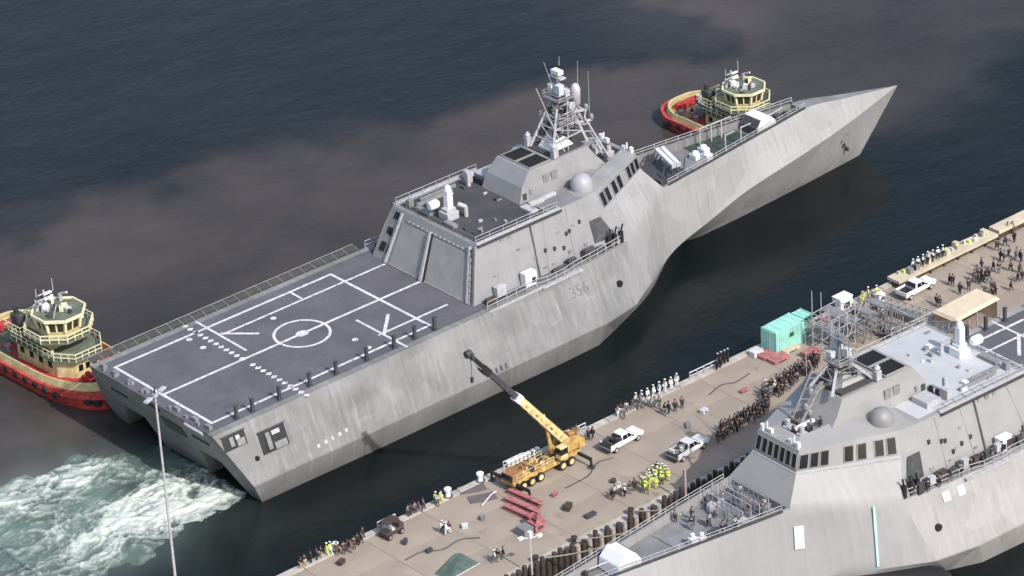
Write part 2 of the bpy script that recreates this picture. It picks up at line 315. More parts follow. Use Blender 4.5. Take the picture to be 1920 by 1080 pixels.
def wk(X, Y):
    if 'a' not in _wk: _wk['a'] = wakef(X, Y)
    return _wk['a']
def wz(X, Y):
    i, f, s1, s2 = wk(X, Y); return -.3+i*(.36+.28*f+.38*s1+.18*s2)
def wc(X, Y):
    i, f, s1, s2 = wk(X, Y); f = np.clip(f*1.15, 0, 1)[..., None]; i = np.clip(i*1.2, 0, 1)[..., None]
    g = np.clip(fbm(X/6, Y/4, 80)*1.5-.25, 0, 1)[..., None]
    base = np.array([.03, .038, .04])*(1-i)+(np.array([.055, .075, .07])*(1-g)+np.array([.15, .215, .18])*g)*i
    return base*(1-f)+np.array([.56, .60, .555])*f
tag(grid_mesh(np.arange(-64, 4, .2), np.arange(-24, 26, .2), wz, 'wake_foam', foam_mat(), wc), kind='stuff')

# ------------------------------------------------------------------ warship builder
DL = [(-2, 12.9, 10.3), (20, 12.9, 10.3), (40, 12.8, 10.3), (52, 12.3, 10.3), (60, 11.9, 10.3), (67, 11.1, 10.4)]
KL = [(1.4, 15.8, 3), (20, 15.9, 3), (40, 15.9, 3), (52, 15.9, 3), (59, 15.8, 3), (65, 14.7, 3)]
WL = [(2.8, 15.1, 0), (20, 15.3, 0), (40, 15.3, 0), (52, 15.3, 0), (58, 15.1, 0), (62, 13.6, 0)]
U2 = [(67, 11.1, 10.4), (73, 8.15, 11.1), (79, 5.2, 11.8), (88, 4.2, 11.8), (96, 3.15, 11.8), (109, 1.4, 11.8), (118, .78, 10.15), (128.4, 0, 8.2)]
K2 = [(65, 14.7, 3), (71.4, 11.0, 2.9), (79.4, 6.6, 2.9), (87, 5.7, 4.3), (94.1, 5.4, 6), (104.7, 4.7, 7.1), (115.6, 2.8, 7.5), (128.4, 0, 8.2)]
W2 = [(62, 13.6, 0), (72, 9.3, 0), (83, 2.3, 0), (89, 2.0, 0), (96, 1.8, 0), (106, 1.2, 0), (115, .5, 0), (120.7, 0, 0)]
WB = [(41.5, 10.3, 10.3), (62, 10.3, 10.3), (67, 11.1, 10.4), (79, 5.2, 11.8)]      # island wall: foot, sill, top
WS = [(43.0, 9.1, 14.8), (62, 9.1, 14.8), (65, 9.05, 14.8), (78, 5.05, 14.8)]
WT = [(44, 8.3, 17.4), (62, 8.3, 17.4), (64.5, 7.9, 17.4), (76.6, 4.7, 17.4)]
def fl(L, s): return [(p[0], p[1]*s, p[2]) for p in L]
def low(L): return [(p[0]+(.3 if i == 0 else 0), max(0, p[1]-.4), -1.6) for i, p in enumerate(L)]
def side_pt(x, z, s, off=.0):
    "point of the outer side panel between deck edge and chine"
    a = lerpline(DL, x); b = lerpline(KL, x); t = (10.3-z)/7.3; p = a.lerp(b, t); p.x = x; n = Vector((0, 7.3, 3.0)).normalized(); p += n*off
    return Vector((p.x, p.y*s, p.z))
def side_panel(mb, x0, x1, z0, z1, s, off, t):
    q = [side_pt(x0, z0, s, off), side_pt(x1, z0, s, off), side_pt(x1, z1, s, off), side_pt(x0, z1, s, off)]
    if s > 0: q = [q[1], q[0], q[3], q[2]]
    mb.slab(q, t)
def glyphs(text, size, parent, m, origin, ex, ey, name, depth=.02):
    cu = bpy.data.curves.new(name, 'FONT'); cu.body = text; cu.size = size; cu.extrude = depth; cu.align_x = 'CENTER'; cu.align_y = 'CENTER'
    tmp = bpy.data.objects.new('tmp', cu); COL.objects.link(tmp); dg = bpy.context.evaluated_depsgraph_get(); me = bpy.data.meshes.new_from_object(tmp.evaluated_get(dg)); bpy.data.objects.remove(tmp)
    ex = Vector(ex).normalized(); ey = Vector(ey); ey = (ey-ex*ey.dot(ex)).normalized(); n = ex.cross(ey); M = Matrix((ex, ey, n)).transposed().to_4x4(); M.translation = Vector(origin)
    me.transform(M); me.materials.clear(); me.materials.append(m); o = bpy.data.objects.new(name, me); COL.objects.link(o); o.parent = parent; return o

def warship(label, loc, rz, first, hullm, supm):
    rt = thing('warship', label, 'warship', loc, rz)
    first = bool(first); sa, sf, ta, tf = (14.8, 15.0, 17.4, 17.5)
    WS = [(43.0, 9.1, 14.8), (62, 9.1, sa), (65, 9.05, sa), (76.4, 3.65, sf)]; WT = [(44, 8.3, 17.4), (62, 8.3, ta), (64.5, 8.1, ta+.1), (75.8, 3.5, tf)]
    P = lambda mb, name, m, par=None, **k: mb.build(name, m, par or rt, **k)
    # --- hull
    h = MB(); bw = MB()
    for s in (1, -1):
        D, K, Wl = fl(DL, s), fl(KL, s), fl(WL, s); h.strip(D, K); h.strip(K, Wl); h.strip(Wl, fl(low(WL), s))
        U, Kk, Ww = fl(U2, s), fl(K2, s), fl(W2, s); cU, cK, cW = catmull(U, 5), catmull(Kk, 5), catmull(Ww, 5)
        for c_ in (cU, cK, cW):
            for p_ in c_: p_.y = s*max(0, p_.y*s)
        bw.patch(cU, cK, 8); bw.patch([Vector(fl(WS, s)[2]).lerp(Vector(fl(WS, s)[3]), k/10) for k in range(11)], cU[:11], 6); bw.patch(cK, cW, 3); bw.patch(cW, [Vector((p_.x, s*max(0, p_.y*s-.4), -1.6)) for p_ in cW], 1)
        h.strip(D, [(p[0], (p[1]-1.05)*s, p[2]) for p in DL])                                # gunwale beside the flight deck
        # foredeck rim strip and inner wall
        inn = [(p[0], max(.25, p[1]-.4)*s, 11.8) for p in U2[2:6]]; h.strip(U[2:6], inn); h.strip(inn, [(a[0], a[1], 10.7) for a in inn])
        # transom, ama and tunnel walls
        rk = lambda z: -2+(10.3-z)*.466
        h.poly([(rk(10.3), 0, 10.3), (rk(10.3), 12.9*s, 10.3), (rk(3), 15.8*s, 3), (rk(0), 15.1*s, 0), (rk(-1.6), 14.7*s, -1.6), (rk(-1.6), 13.5*s, -1.6), (rk(4.6), 10.2*s, 4.6), (rk(4.6), 5.6*s, 4.6), (rk(-1.6), 4.7*s, -1.6), (rk(-1.6), 0, -1.6)])
        for a, b in (((13.5, -1.6), (10.2, 4.6)), ((10.2, 4.6), (5.6, 4.6)), ((5.6, 4.6), (4.7, -1.6))):
            h.poly([(rk(a[1]), a[0]*s, a[1]), (rk(b[1]), b[0]*s, b[1]), (56, b[0]*s, b[1]), (56, a[0]*s, a[1])])
        h.poly([(56, 13.5*s, -1.6), (56, 10.2*s, 4.6), (56, 5.6*s, 4.6), (56, 4.7*s, -1.6)])
    h.poly([(108.6, -1.4, 11.8), (108.6, 1.4, 11.8), (109, 1.4, 11.8), (109, -1.4, 11.8)]); h.poly([(109, -1.4, 11.8), (109, 1.4, 11.8), (118, .78, 10.15), (118, -.78, 10.15)])
    h.poly([(118, -.78, 10.15), (118, .78, 10.15), (128.4, 0, 8.2)]); h.poly([(108.6, -1.0, 10.7), (108.6, 1.0, 10.7), (108.6, 1.2, 11.8), (108.6, -1.2, 11.8)])
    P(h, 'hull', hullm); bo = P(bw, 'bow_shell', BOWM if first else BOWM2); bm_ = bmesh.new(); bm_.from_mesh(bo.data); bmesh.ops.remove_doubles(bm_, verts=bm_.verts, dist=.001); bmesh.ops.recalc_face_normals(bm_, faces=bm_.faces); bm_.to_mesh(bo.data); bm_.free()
    for p_ in bo.data.polygons: p_.use_smooth = True
    bo.data.set_sharp_from_angle(angle=R(34))
    # --- decks
    d = MB(); d.prism([(-2, -11.85), (40.5, -11.8), (52, -11.25), (60, -10.85), (66.5, -10.2), (66.5, 10.2), (60, 10.85), (52, 11.25), (40.5, 11.8), (-2, 11.85)], 10.1, 10.3); P(d, 'flight_deck', DECK)
    d = MB(); d.prism([(78.5, -5.0), (88, -4.0), (96, -2.95), (108.7, -1.2), (108.7, 1.2), (96, 2.95), (88, 4.0), (78.5, 5.0)], 10.4, 10.7); P(d, 'foredeck', GREYDECK)
    # --- flight-deck markings (paint sheets 4 mm up)
    Z = 10.304
    def ln(a, b, wd=.42, z=Z):
        a = Vector((*a, z)); b = Vector((*b, z)); n = (b-a).cross(Vector((0, 0, 1))).normalized()*wd/2; MBm.poly([a-n, a+n, b+n, b-n])
    MBm = MB(); Lx = 34.4
    ln((0, 10.1), (Lx, 10.1)); ln((0, -10.1), (Lx, -10.1)); each(MBm, 'deck_boundary_line', LINE, rt, fix=False)
    MBm = MB(); ln((0, -10.3), (0, 10.3), z=Z+.004); P(MBm, 'deck_aft_line', LINE, fix=False)
    MBm = MB(); ln((Lx, -10.3), (Lx, 10.3), z=Z+.004); P(MBm, 'deck_forward_line', LINE, fix=False)
    MBm = MB(); ln((.2, 0), (41.3, 0), z=Z+.008); P(MBm, 'deck_centre_line', LINE, fix=False)
    MBm = MB(); ln((14.5, 7.2), (Lx+6.7, 7.2), .36); ln((28.2, -7.4), (Lx+5.2, -7.4), .36); each(MBm, 'deck_inner_line', LINE, rt, fix=False)
    MBm = MB()
    for a, b in (((367, 603), (462, 657)), ((546, 549), (566, 560)), ((668, 600), (764, 651))):
        p, q = at(*a, 10.3), at(*b, 10.3); ln((p.x, p.y), (q.x, q.y), .36, Z+.012)
    for a, b in (((413, 625.5), (486, 625.5)), ((728, 589), (720, 627))):
        p, q = at(*a, 10.3), at(*b, 10.3); ln((p.x, p.y), (q.x, q.y), .45, Z+.016)
    each(MBm, 'deck_guide_line', LINE, rt, fix=False)
    MBm = MB(); p0, p1 = at(347, 612, 10.3), at(575, 741, 10.3)
    for k in range(24):
        if k == 12: continue
        c = p0.lerp(p1, k/23); MBm.poly([(c.x-.5, c.y, Z), (c.x, c.y-.42, Z), (c.x+.5, c.y, Z), (c.x, c.y+.42, Z)])
    each(MBm, 'deck_dashed_line', LINE, rt, fix=False)
    MBm = MB(); c = Vector((21.8, 0, Z+.02)); r0, r1 = 3.38, 3.76
    for k in range(48):
        t0, t1 = 2*PI*k/48, 2*PI*(k+1)/48; MBm.poly([c+Vector((r0*math.cos(t0), r0*math.sin(t0), 0)), c+Vector((r1*math.cos(t0), r1*math.sin(t0), 0)), c+Vector((r1*math.cos(t1), r1*math.sin(t1), 0)), c+Vector((r0*math.cos(t1), r0*math.sin(t1), 0))])
    P(MBm, 'landing_circle', LINE, fix=False)
    MBm = MB(); MBm.poly([(c.x+.9*math.cos(2*PI*k/14), c.y+.75*math.sin(2*PI*k/14), Z+.024) for k in range(14)])
    for q in ((513, 597), (355, 637), (381, 652), (666, 637), (691, 652)):
        p = at(*q, 10.3); MBm.poly([(p.x+.42*math.cos(2*PI*k/10), p.y+.42*math.sin(2*PI*k/10), Z+.024) for k in range(10)])
    each(MBm, 'deck_spot_mark', LINE, rt, fix=False)
    MBm = MB()
    for ix in range(22):
        for iy in range(12): x, y = 1.5+ix*1.85, -10.6+iy*1.92+.4*(ix % 2); MBm.poly([(x+.10*math.cos(k*PI/3), y+.10*math.sin(k*PI/3), Z+.03) for k in range(6)])
    t_ = P(MBm, 'tie_down_socket', DGREY, fix=False); t_['kind'] = 'stuff'
    # --- stanchions on the starboard gunwale, nets to port
    for i, q in enumerate(((440, 783), (472, 771), (524, 749), (580, 723), (628, 700), (683, 673), (733, 649), (768, 630), (803, 612))):
        p = at(*q, 10.3); m = MB(); m.box((p.x, -11.5, 11.2), (.40, .34, 1.9)); m.box((p.x, -11.5, 12.1), (.5, .45, .12)); m.box((p.x, -11.5, 10.38), (.7, .6, .14)); P(m, 'stanchion', DGREY)
    fr = MB(); n = 24
    for s, wd in ((1, 1.35), (-1, .0)):
        if wd == 0: continue
        for i in range(n): x0 = -1.5+i*1.78; fr.box((x0+.86, s*(12.95+wd/2), 10.42), (1.66, wd-.1, .04))
        P(fr, 'safety_net', NET)
        fr = MB()
        for i in range(n+1): x0 = -1.5+i*1.78; fr.beam((x0-.03, s*12.9, 10.35), (x0-.03, s*(12.95+wd), 10.62), .09)
        fr.beam((-1.6, s*(12.95+wd), 10.62), (41.3, s*(12.95+wd), 10.62), .1); P(fr, 'net_frame', MGREY)
    m = MB()
    for y in (-11, -8.2, -4.5, 2, 5.2, 8.4, 11): m.box((-1.1, y, 10.55), (.5, .9, .5)); m.box((-1.5, y*.9+.5, 10.42), (.3, .3, .6))
    each(m, 'mooring_bitt', MGREY, rt)
    m = MB(); [m.box(((-2+(10.3-z)*.466)-.12, y, z), (.15, wd, hg), ry=-.43) for y, z, wd, hg in ((0, 9.3, 2.6, .5), (-2.5, 7.0, 4.2, 1.9), (-8.5, 7.6, 3.4, .3), (8.5, 7.6, 3.4, .3))]; each(m, 'transom_fitting', DGREY, rt)
    m = MB(); m.slab([(-2+.25, -10.9, 9.75), (-2+.25, -7.4, 9.75), (-2.1, -7.4, 10.25), (-2.1, -10.9, 10.25)], -.3); P(m, 'stern_ledge', LGREY)
    # --- island: lower wall, windows band, roof
    w_ = MB()
    for s in (1, -1): w_.strip(fl(WB[:3], s), fl(WS[:3], s)); w_.strip(fl(WS[:3], s), fl(WT[:3], s)); w_.patch([Vector(fl(WS, s)[2]).lerp(Vector(fl(WS, s)[3]), k/6) for k in range(7)], [Vector(fl(WT, s)[2]).lerp(Vector(fl(WT, s)[3]), k/6) for k in range(7)], 4)
    w_.poly([(41.5, -10.3, 10.3), (41.5, 10.3, 10.3), (43, 9.1, 14.8), (44, 8.3, 17.4), (44, -8.3, 17.4), (43, -9.1, 14.8)])
    w_.poly([(79, 5.2, 10.5), (79, -5.2, 10.5), (79, -5.2, 11.8), (79, 5.2, 11.8)]); w_.patch([(79, 5.2, 11.8), (79, -5.2, 11.8)], [(76.4, 3.65, sf), (76.4, -3.65, sf)], 3); w_.poly([(76.4, 3.65, sf), (76.4, -3.65, sf), (75.8, -3.5, tf), (75.8, 3.5, tf)])
    # roof aft of the bridge well, and rim of the well
    w_.poly([(44, -8.3, 17.4), (62, -8.3, 17.4), (62, 8.3, 17.4), (44, 8.3, 17.4)])
    o1 = [(62, -8.3, ta), (64.5, -8.1, ta+.1), (75.8, -3.5, tf), (75.8, 3.5, tf), (64.5, 8.1, ta+.1), (62, 8.3, ta)]
    i1 = [(62, -5.6, 17.5), (65.8, -5.3, 17.8), (74.6, -1.9, 17.9), (74.6, 1.9, 17.9), (65.8, 5.3, 17.8), (62, 5.6, 17.5)] if first else [(62, -4.0, 18.0), (68.3, -2.7, 18.5), (74.2, -1.9, 18.1), (74.2, 1.9, 18.1), (68.3, 2.7, 18.5), (62, 4.0, 18.0)]
    zf = 16.9 if first else 17.2
    for k in range(5): w_.poly([o1[k], o1[k+1], i1[k+1], i1[k]]); w_.poly([i1[k], i1[k+1], (i1[k+1][0], i1[k+1][1], zf), (i1[k][0], i1[k][1], zf)])
    w_.poly([(62, -8.3, ta), (62, -5.6 if first else -4, i1[0][2]), (62, -5.6 if first else -4, zf), (62, -8.3, zf)]); w_.poly([(62, 8.3, ta), (62, 5.6 if first else 4, i1[0][2]), (62, 5.6 if first else 4, zf), (62, 8.3, zf)])
    w_.poly([(p[0], p[1], zf) for p in i1]); w_.poly([(62, -7.5, zf), (62, 7.5, zf), (62, 7.5, 17.4), (62, -7.5, 17.4)])
    P(w_, 'superstructure', supm)
    m = MB(); m.prism([(62.3, -i1[0][1]*-1+.2), (i1[1][0]-.1, i1[1][1]+.25), (i1[2][0]-.3, i1[2][1]+.3), (i1[2][0]-.3, -i1[2][1]-.3), (i1[1][0]-.1, -i1[1][1]-.25), (62.3, i1[0][1]*-1-.2)], zf+.01, zf+.06); P(m, 'bridge_roof_deck', DARKDECK)
    # aft roof pads
    m = MB(); m.prism([(44.6, -7.9), (56.6 if first else 61, -7.9), (56.6 if first else 61, 7.6), (44.6, 7.6)], 17.41, 17.45); P(m, 'hangar_roof_deck', DARKDECK if first else PALEROOF)
    if first: m = MB(); m.prism([(57, -8.1), (63, -8.1), (63, -4.2), (57, -4.2)], 17.41, 17.44); P(m, 'side_roof_deck', GREYDECK)
    for s in (1, -1):
        m = MB(); m.beam((44.1, s*8.35, 17.5), (58.2, s*8.35, 17.5), .35, .3); P(m, 'roof_edge_coaming', LGREY)
        m = MB(); m.beam((44.1, s*8.75, 17.32), (58.2, s*8.75, 17.32), .3, .2); P(m, 'roof_edge_gutter', DGREY)
        rail('roof_railing', [(44.3, s*8.1, 17.4), (58, s*8.1, 17.4)], 1.0, rt, LGREY, 2.2)
    rail('roof_railing', [(44.2, -8.1, 17.4), (44.2, 8.1, 17.4)], 1.0, rt, MGREY, 2.2)
    for k in range(26):
        x, y = random.uniform(45, 61), random.uniform(-7, 7)
        if first and 55 < x < 63 and abs(y) < 4.2: continue
        if abs(x-46.6) < 2.4 and abs(y) < 2.4: continue
        if x > 55 and abs(y) < 4.2: continue
        m = MB(); hh = random.uniform(.1, .45); m.box((x, y, 17.46+hh/2), (random.uniform(.2, .9), random.uniform(.2, .7), hh)); P(m, 'roof_vent', [MGREY, LGREY, DGREY][k % 3] if first else [LGREY, WHITE, MGREY][k % 3])
    # hangar doors
    F = ((41.5, 10.3, 10.3), (41.5, -10.3, 10.3), (44, -8.3, 17.4), (44, 8.3, 17.4))
    def face(mb, u0, u1, v0, v1, off, t): q = [bil(*F, u0, v0), bil(*F, u1, v0), bil(*F, u1, v1), bil(*F, u0, v1)]; nrm = Vector((-7.1, 0, 2.5)).normalized(); q = [p+nrm*off for p in q]; mb.frustum(q, [p+nrm*t for p in q])
    for u0, u1 in ((.17, .475), (.525, .93)):
        m = MB(); face(m, u0, u1, .02, .80, .02, .10); dr = P(m, 'hangar_door', DOOR)
        for k in range(1, 8): s_ = MB(); v = .02+.78*k/8; face(s_, u0+.01, u1-.01, v-.003, v+.003, .11, .015); P(s_, 'door_slat', DOOR, dr)
        m = MB(); face(m, u0, u1, .001, .016, .02, .2); P(m, 'door_sill', LGREY)
    m = MB(); face(m, .489, .511, .0, .88, .02, .5); P(m, 'door_post', LGREY); m = MB(); face(m, .478, .487, .0, .86, .02, .3); face(m, .513, .522, .0, .86, .02, .3); each(m, 'door_track', BLACK, rt)
    for k in range(30):
        u = .2+.76*k/29; m = MB(); face(m, u, u+.012, .845, .875, .02, .14); P(m, 'lamp_stud', LGREY if k % 2 else MGREY)
    for u, v, a, b in ((.06, .80, .075, .13), (.045, .50, .05, .12), (.075, .48, .025, .1), (.035, .16, .05, .17), (.105, .15, .018, .17), (.965, .12, .02, .1)):
        m = MB(); face(m, u, u+a, v, v+b, .02, .08); P(m, 'face_opening', BLACK)
    m = MB(); face(m, .94, .955, .0, .95, .02, .35); face(m, .965, .975, .0, .8, .02, .3); face(m, .13, .145, .0, .95, .02, .3); each(m, 'hangar_pipe', LGREY, rt)
    m = MB()
    for k in range(9): face(m, .945, .99, .08+.1*k, .1+.1*k, .1, .2)
    face(m, .943, .947, .02, .95, .1, .22); face(m, .988, .992, .02, .95, .1, .22)
    P(m, 'hangar_ladder', DGREY)
    # bridge windows: each pane its own piece
    for s in (1, -1):
        A, Bq, Cq, Dq = [(p[0], p[1]*s, p[2]) for p in (WS[2], WS[3], WT[3], WT[2])]
        spans = [(.04, .13), (.16, .25), (.33, .42), (.46, .55)] + [(.70, .78), (.80, .88), (.90, .985)]
        for u0, u1 in spans:
            q = [bil(A, Bq, Cq, Dq, u, v) for u, v in ((u0, .10), (u1, .10), (u1, .78), (u0, .78))]; nrm = (Vector(Bq)-Vector(A)).cross(Vector(Dq)-Vector(A)).normalized(); nrm *= (1 if nrm.y*s > 0 else -1)
            m = MB(); m.frustum([p+nrm*.02 for p in q], [p+nrm*.09 for p in q]); wi = P(m, 'window', GLASS)
            f_ = MB(); e = .09
            for a, b in ((0, 1), (1, 2), (2, 3), (3, 0)): f_.beam(q[a]+nrm*.08, q[b]+nrm*.08, e, .08)
            P(f_, 'frame', supm, wi)
    A, Bq, Cq, Dq = (76.4, 3.65, sf), (76.4, -3.65, sf), (75.8, -3.5, tf), (75.8, 3.5, tf)
    for k in range(7):
        u0 = .02+.14*k; q = [bil(A, Bq, Cq, Dq, u, v) for u, v in ((u0, .10), (u0+.11, .10), (u0+.11, .80), (u0, .80))]; nrm = Vector((2.5, 0, .6)).normalized()
        m = MB(); m.frustum([p+nrm*.02 for p in q], [p+nrm*.09 for p in q]); wi = P(m, 'window', GLASS)
        f_ = MB()
        for a, b in ((0, 1), (1, 2), (2, 3), (3, 0)): f_.beam(q[a]+nrm*.08, q[b]+nrm*.08, .09, .08)
        P(f_, 'frame', supm, wi)
    m = MB()
    for s in (1, -1): m.beam((65.2, 9.2*s, sa-.2), (76.5, 3.75*s, sf-.2), .16, .14)
    m.beam((76.55, 3.75, sf-.2), (76.55, -3.75, sf-.2), .16, .14); P(m, 'window_sill', LGREY)
    # side recess under the bridge wing, boats and gear on the side decks
    for s in (1, -1):
        m = MB(); q = [bil((62, 10.3*s, 10.3), (67, 11.1*s, 10.4), (65, 9.05*s, sa), (62, 9.1*s, sa), u, v) for u, v in ((.1, .25), (.8, .25), (.7, .9), (.1, .9))]; nv = Vector((0, s, .3)).normalized()
        m.frustum([p+nv*.02 for p in q], [p+nv*.1 for p in q]); P(m, 'wing_recess', DGREY)
        m = MB()
        for a, b, z, hh in ((45.6, 10.7, 11.2, 1.5), ): m.box((a, b*s, z), (1.6, 1.0, hh))
        P(m, 'deck_locker', LGREY, bevel=.1)
        m = MB(); m.box((50.3, 10.9*s, 11.3), (1.9, 1.1, 1.9)); lk = P(m, 'equipment_box', WHITE, bevel=.06); m = MB(); m.box((50.7, 11.47*s, 11.1), (.6, .06, .7)); P(m, 'hatch', BLACK, lk)
        for x, y, z, a, b, c_ in ((43.6, 11.2, 10.7, 1.6, .6, .8), (55.6, 10.9, 10.6, 2.4, .5, .5), (57.5, 11.0, 10.9, 1.4, .7, 1.0), (60.6, 10.9, 11.0, 1.8, .7, 1.4), (62.6, 10.9, 10.8, 1.1, .6, .8)):
            m = MB(); m.box((x, y*s, z), (a, b, c_)); m.tube((x-a/3, y*s, z+c_/2), (x+a/3, y*s, z+c_/2), .16); P(m, 'deck_gear', DGREY if x > 50 else TIMB, bevel=.05)
        for k in range(12):
            x = 45+k*1.45; v = random.choice((.12, .2, .62, .9, .35)); p = bil((41.5, 10.3*s, 10.3), (62, 10.3*s, 10.3), (62, 8.3*s, 17.4), (44, 8.3*s, 17.4), (x-41.5)/20.5, v); m = MB(); m.box(p+Vector((0, .06*s, 0)), (random.uniform(.2, .7), .16, random.uniform(.15, .6))); P(m, 'vent_cover', supm if k % 3 else MGREY)
        for u_ in (.2, .62, .84): a_ = bil((41.5, 10.3*s, 10.3), (62, 10.3*s, 10.3), (62, 8.3*s, 17.4), (44, 8.3*s, 17.4), u_, .0); b_ = bil((41.5, 10.3*s, 10.3), (62, 10.3*s, 10.3), (62, 8.3*s, 17.4), (44, 8.3*s, 17.4), u_, .98); m = MB(); m.beam(a_+Vector((0, .05*s, 0)), b_+Vector((0, .05*s, 0)), .10, .05); P(m, 'wall_conduit', supm)
        for x, v in ((54, .55), (55.6, .5), (57.2, .42), (58, .72), (58.6, .75), (60.6, .86)):
            p = bil((41.5, 10.3*s, 10.3), (62, 10.3*s, 10.3), (62, 8.3*s, 17.4), (44, 8.3*s, 17.4), (x-41.5)/20.5, v*.75); m = MB(); m.box(p+Vector((0, .12*s, 0)), (.35, .3, .5)); P(m, 'wall_fitting', DGREY)
        m = MB(); m.beam((52.6, 10.45*s, 10.4), (52.9, 8.5*s, 17.3), .5, .1); P(m, 'wall_seam', MGREY)
        pts = [(42, 12.45), (47, 12.3), (50.5, 12.2), (52, 12.6), (55, 12.5), (57, 12.0), (60, 11.75), (63, 11.4), (66.5, 10.9)]
        rail('side_railing', [(a, b*s, 10.3) for a, b in pts], 1.15, rt, LGREY, 1.6, .06)
        m = MB(); m.beam((42, 12.75*s, 10.15), (51, 12.55*s, 10.15), .12, .3); m.beam((51, 12.65*s, 10.1), (58, 12.45*s, 10.1), .5, .2); P(m, 'rubbing_strake', LGREY)
        for x in (64.2, 65.2, 66.3): m = MB(); m.box((x, 10.8*s, 11.2), (.5, .5, 1.6)); m.tube((x, 10.8*s, 11.9), (x+.3, 10.9*s, 13), .12); P(m, 'decoy_launcher', BLACK)
        # stern mooring openings in the side shell
        for x0, x1, z0, z1 in ((-1.0, 2.4, 8.0, 9.7), (4.0, 8.0, 5.9, 8.5)):
            m = MB(); side_panel(m, x0, x1, z0, z1, s, .02, .06); op = P(m, 'side_opening', BLACK)
            m = MB(); side_panel(m, x0+.9, x0+1.5, z0+.35, z1-.25, s, .1, .25); P(m, 'fairlead', MGREY, op); m = MB(); side_panel(m, x0+1.9, x1-.3, z0+.1, z0+.9, s, .1, .15); P(m, 'roller', MGREY, op); m = MB(); side_panel(m, x0+1.9, x1-.9, z1-.8, z1-.3, s, .1, .1); P(m, 'fairlead_cap', LGREY, op); m = MB(); side_panel(m, x0-.12, x1+.12, z1, z1+.12, s, .02, .2); P(m, 'opening_lip', DGREY, op)
        m = MB(); p = side_pt(3.0, 5.9, s, .05); m.lathe(p, [(.32, -.1), (.32, .15)], 10, 'Y'); p = side_pt(63.4, 6.3, s, .05); m.lathe(p, [(.45, -.2), (.45, .2)], 10, 'Y'); each(m, 'hawse_hole', BLACK, rt)
        for k in range(5): m = MB(); x = 11.6+k*1.12; side_panel(m, x, x+.4+.08*(k % 2), 4.05+.08*k, 4.5+.08*k, s, .03, .03); P(m, 'name_letter', LGREY)
        m = MB()
        for k in range(5): x = 38.5+k*.8; side_panel(m, x, x+.3, 3.25, 3.9, s, .02, .04)
        each(m, 'draught_mark', DGREY, rt)
        a = side_pt(56.6, 7.9, s, .06); ex = (side_pt(59, 8.2, s)-side_pt(56, 8.2, s))*(-s); ey = side_pt(57, 9, s)-side_pt(57, 7, s)
        if first: glyphs('356', 2.2, rt, mat('number_grey', (.165, .165, .168), .6, vary=.15), a, ex, ey, 'hull_number')
        for x in (9.8, 17.5, 27.2, 36.9, 46.1, 55.8): m = MB(); side_panel(m, x, x+.13, 3.1, 9.9, s, .01, .03); P(m, 'shell_seam', hullm)
        m = MB(); m.strip([Vector(p)+Vector((0, s*.07, 0)) for p in fl(KL, s)], [Vector(p)+Vector((0, s*.07, .16)) for p in fl(KL, s)]); P(m, 'chine_strake', hullm)
    # --- upper house with exhausts
    zb = 17.4; b0 = [(55.3, -3.8), (55.3, 3.8), (71.5, 3.4), (71.5, -3.4)]
    m = MB(); m.frustum([(55.3, -3.85, zb), (55.3, 3.85, zb), (72.0, 3.6, 16.2), (72.0, -3.6, 16.2)], [(56.1, -3.5, 19.5), (56.1, 3.5, 19.5), (69.2, 3.0, 19.5), (69.2, -3.0, 19.5)])
    m.frustum([(56.1, -3.5, 19.5), (56.1, 3.5, 19.5), (69.2, 3.0, 19.5), (69.2, -3.0, 19.5)], [(57.6, -3.2, 21.3), (57.6, 3.2, 21.3), (68.2, 2.7, 21.0), (68.2, -2.7, 21.0)]); P(m, 'upper_house', supm)
    for s in (1, -1):
        m = MB(); m.prism([(58.2, s*.25), (61.4, s*.25), (61.4, s*2.75), (58.2, s*2.75)], 21.3, 21.42); e_ = P(m, 'exhaust_grille', mat('exhaust_black', (.015, .015, .015), .7)); m = MB()
        for k in range(7): x = 58.4+k*.46; m.box((x, s*1.5, 21.46), (.08, 2.4, .07))
        P(m, 'louvre', BLACK, e_)
        m = MB(); q = [(58.1, s*.15), (61.5, s*.15), (61.5, s*2.85), (58.1, s*2.85)]
        for k in range(4): m.beam((*q[k], 21.38), (*q[(k+1) % 4], 21.38), .14, .2)
        P(m, 'exhaust_coaming', supm)
        for x in (60.3, 61.7): m = MB(); m.box((x, s*3.42, 19.35), (1.0, .16, 1.2)); P(m, 'air_intake', MGREY)
        m = MB(); m.box((56.3, s*3.72, 18.2), (.6, .12, .9)); P(m, 'side_door', DGREY)
        m = MB(); m.box((57.4, s*3.72, 18.5), (.35, .12, .7)); P(m, 'side_hatch', MGREY)
        # radome
        m = MB(); m.lathe((64.0 if first else 64.8, 6.15*s if first else 5.6*s, 17.1), [(1.25, -.6), (1.45, .1), (1.52, .9), (1.38, 1.6), (1.0, 2.15), (.5, 2.45), (.1, 2.52)], 24); P(m, 'radome', mat('radome_grey_dome', (.34, .34, .38) if first else (.24, .235, .24), .45, vary=.05) if first else mat('dark_radome', (.23, .225, .23), .5, vary=.08), smooth=True)
        # gun barrel stations beside the house
        m = MB(); m.box((67.0, s*(4.2 if first else 2.9), 17.6), (1.6, .8, 1.0)); m.box((69.8, s*(3.0 if first else 2.0), 17.5), (1.2, .7, .9)); each(m, 'deck_machinery', MGREY, rt)
        m = MB(); m.box((73.2, s*1.2, 17.4), (1.2, .7, 1.0)); m.tube((73.2, s*1.2, 17.5), (73.2, s*1.2, 18.7), .3); P(m, 'searchlight', LGREY)
        m = MB(); m.box((75.5, s*3.0, 17.9), (.45, .45, .8)); m.tube((75.4, s*2.3, 17.6), (75.4, s*2.3, 18.8), .1); m.box((75.4, s*1.7, 17.9), (.4, .6, .5)); each(m, 'bridge_roof_sensor', WHITE, rt)
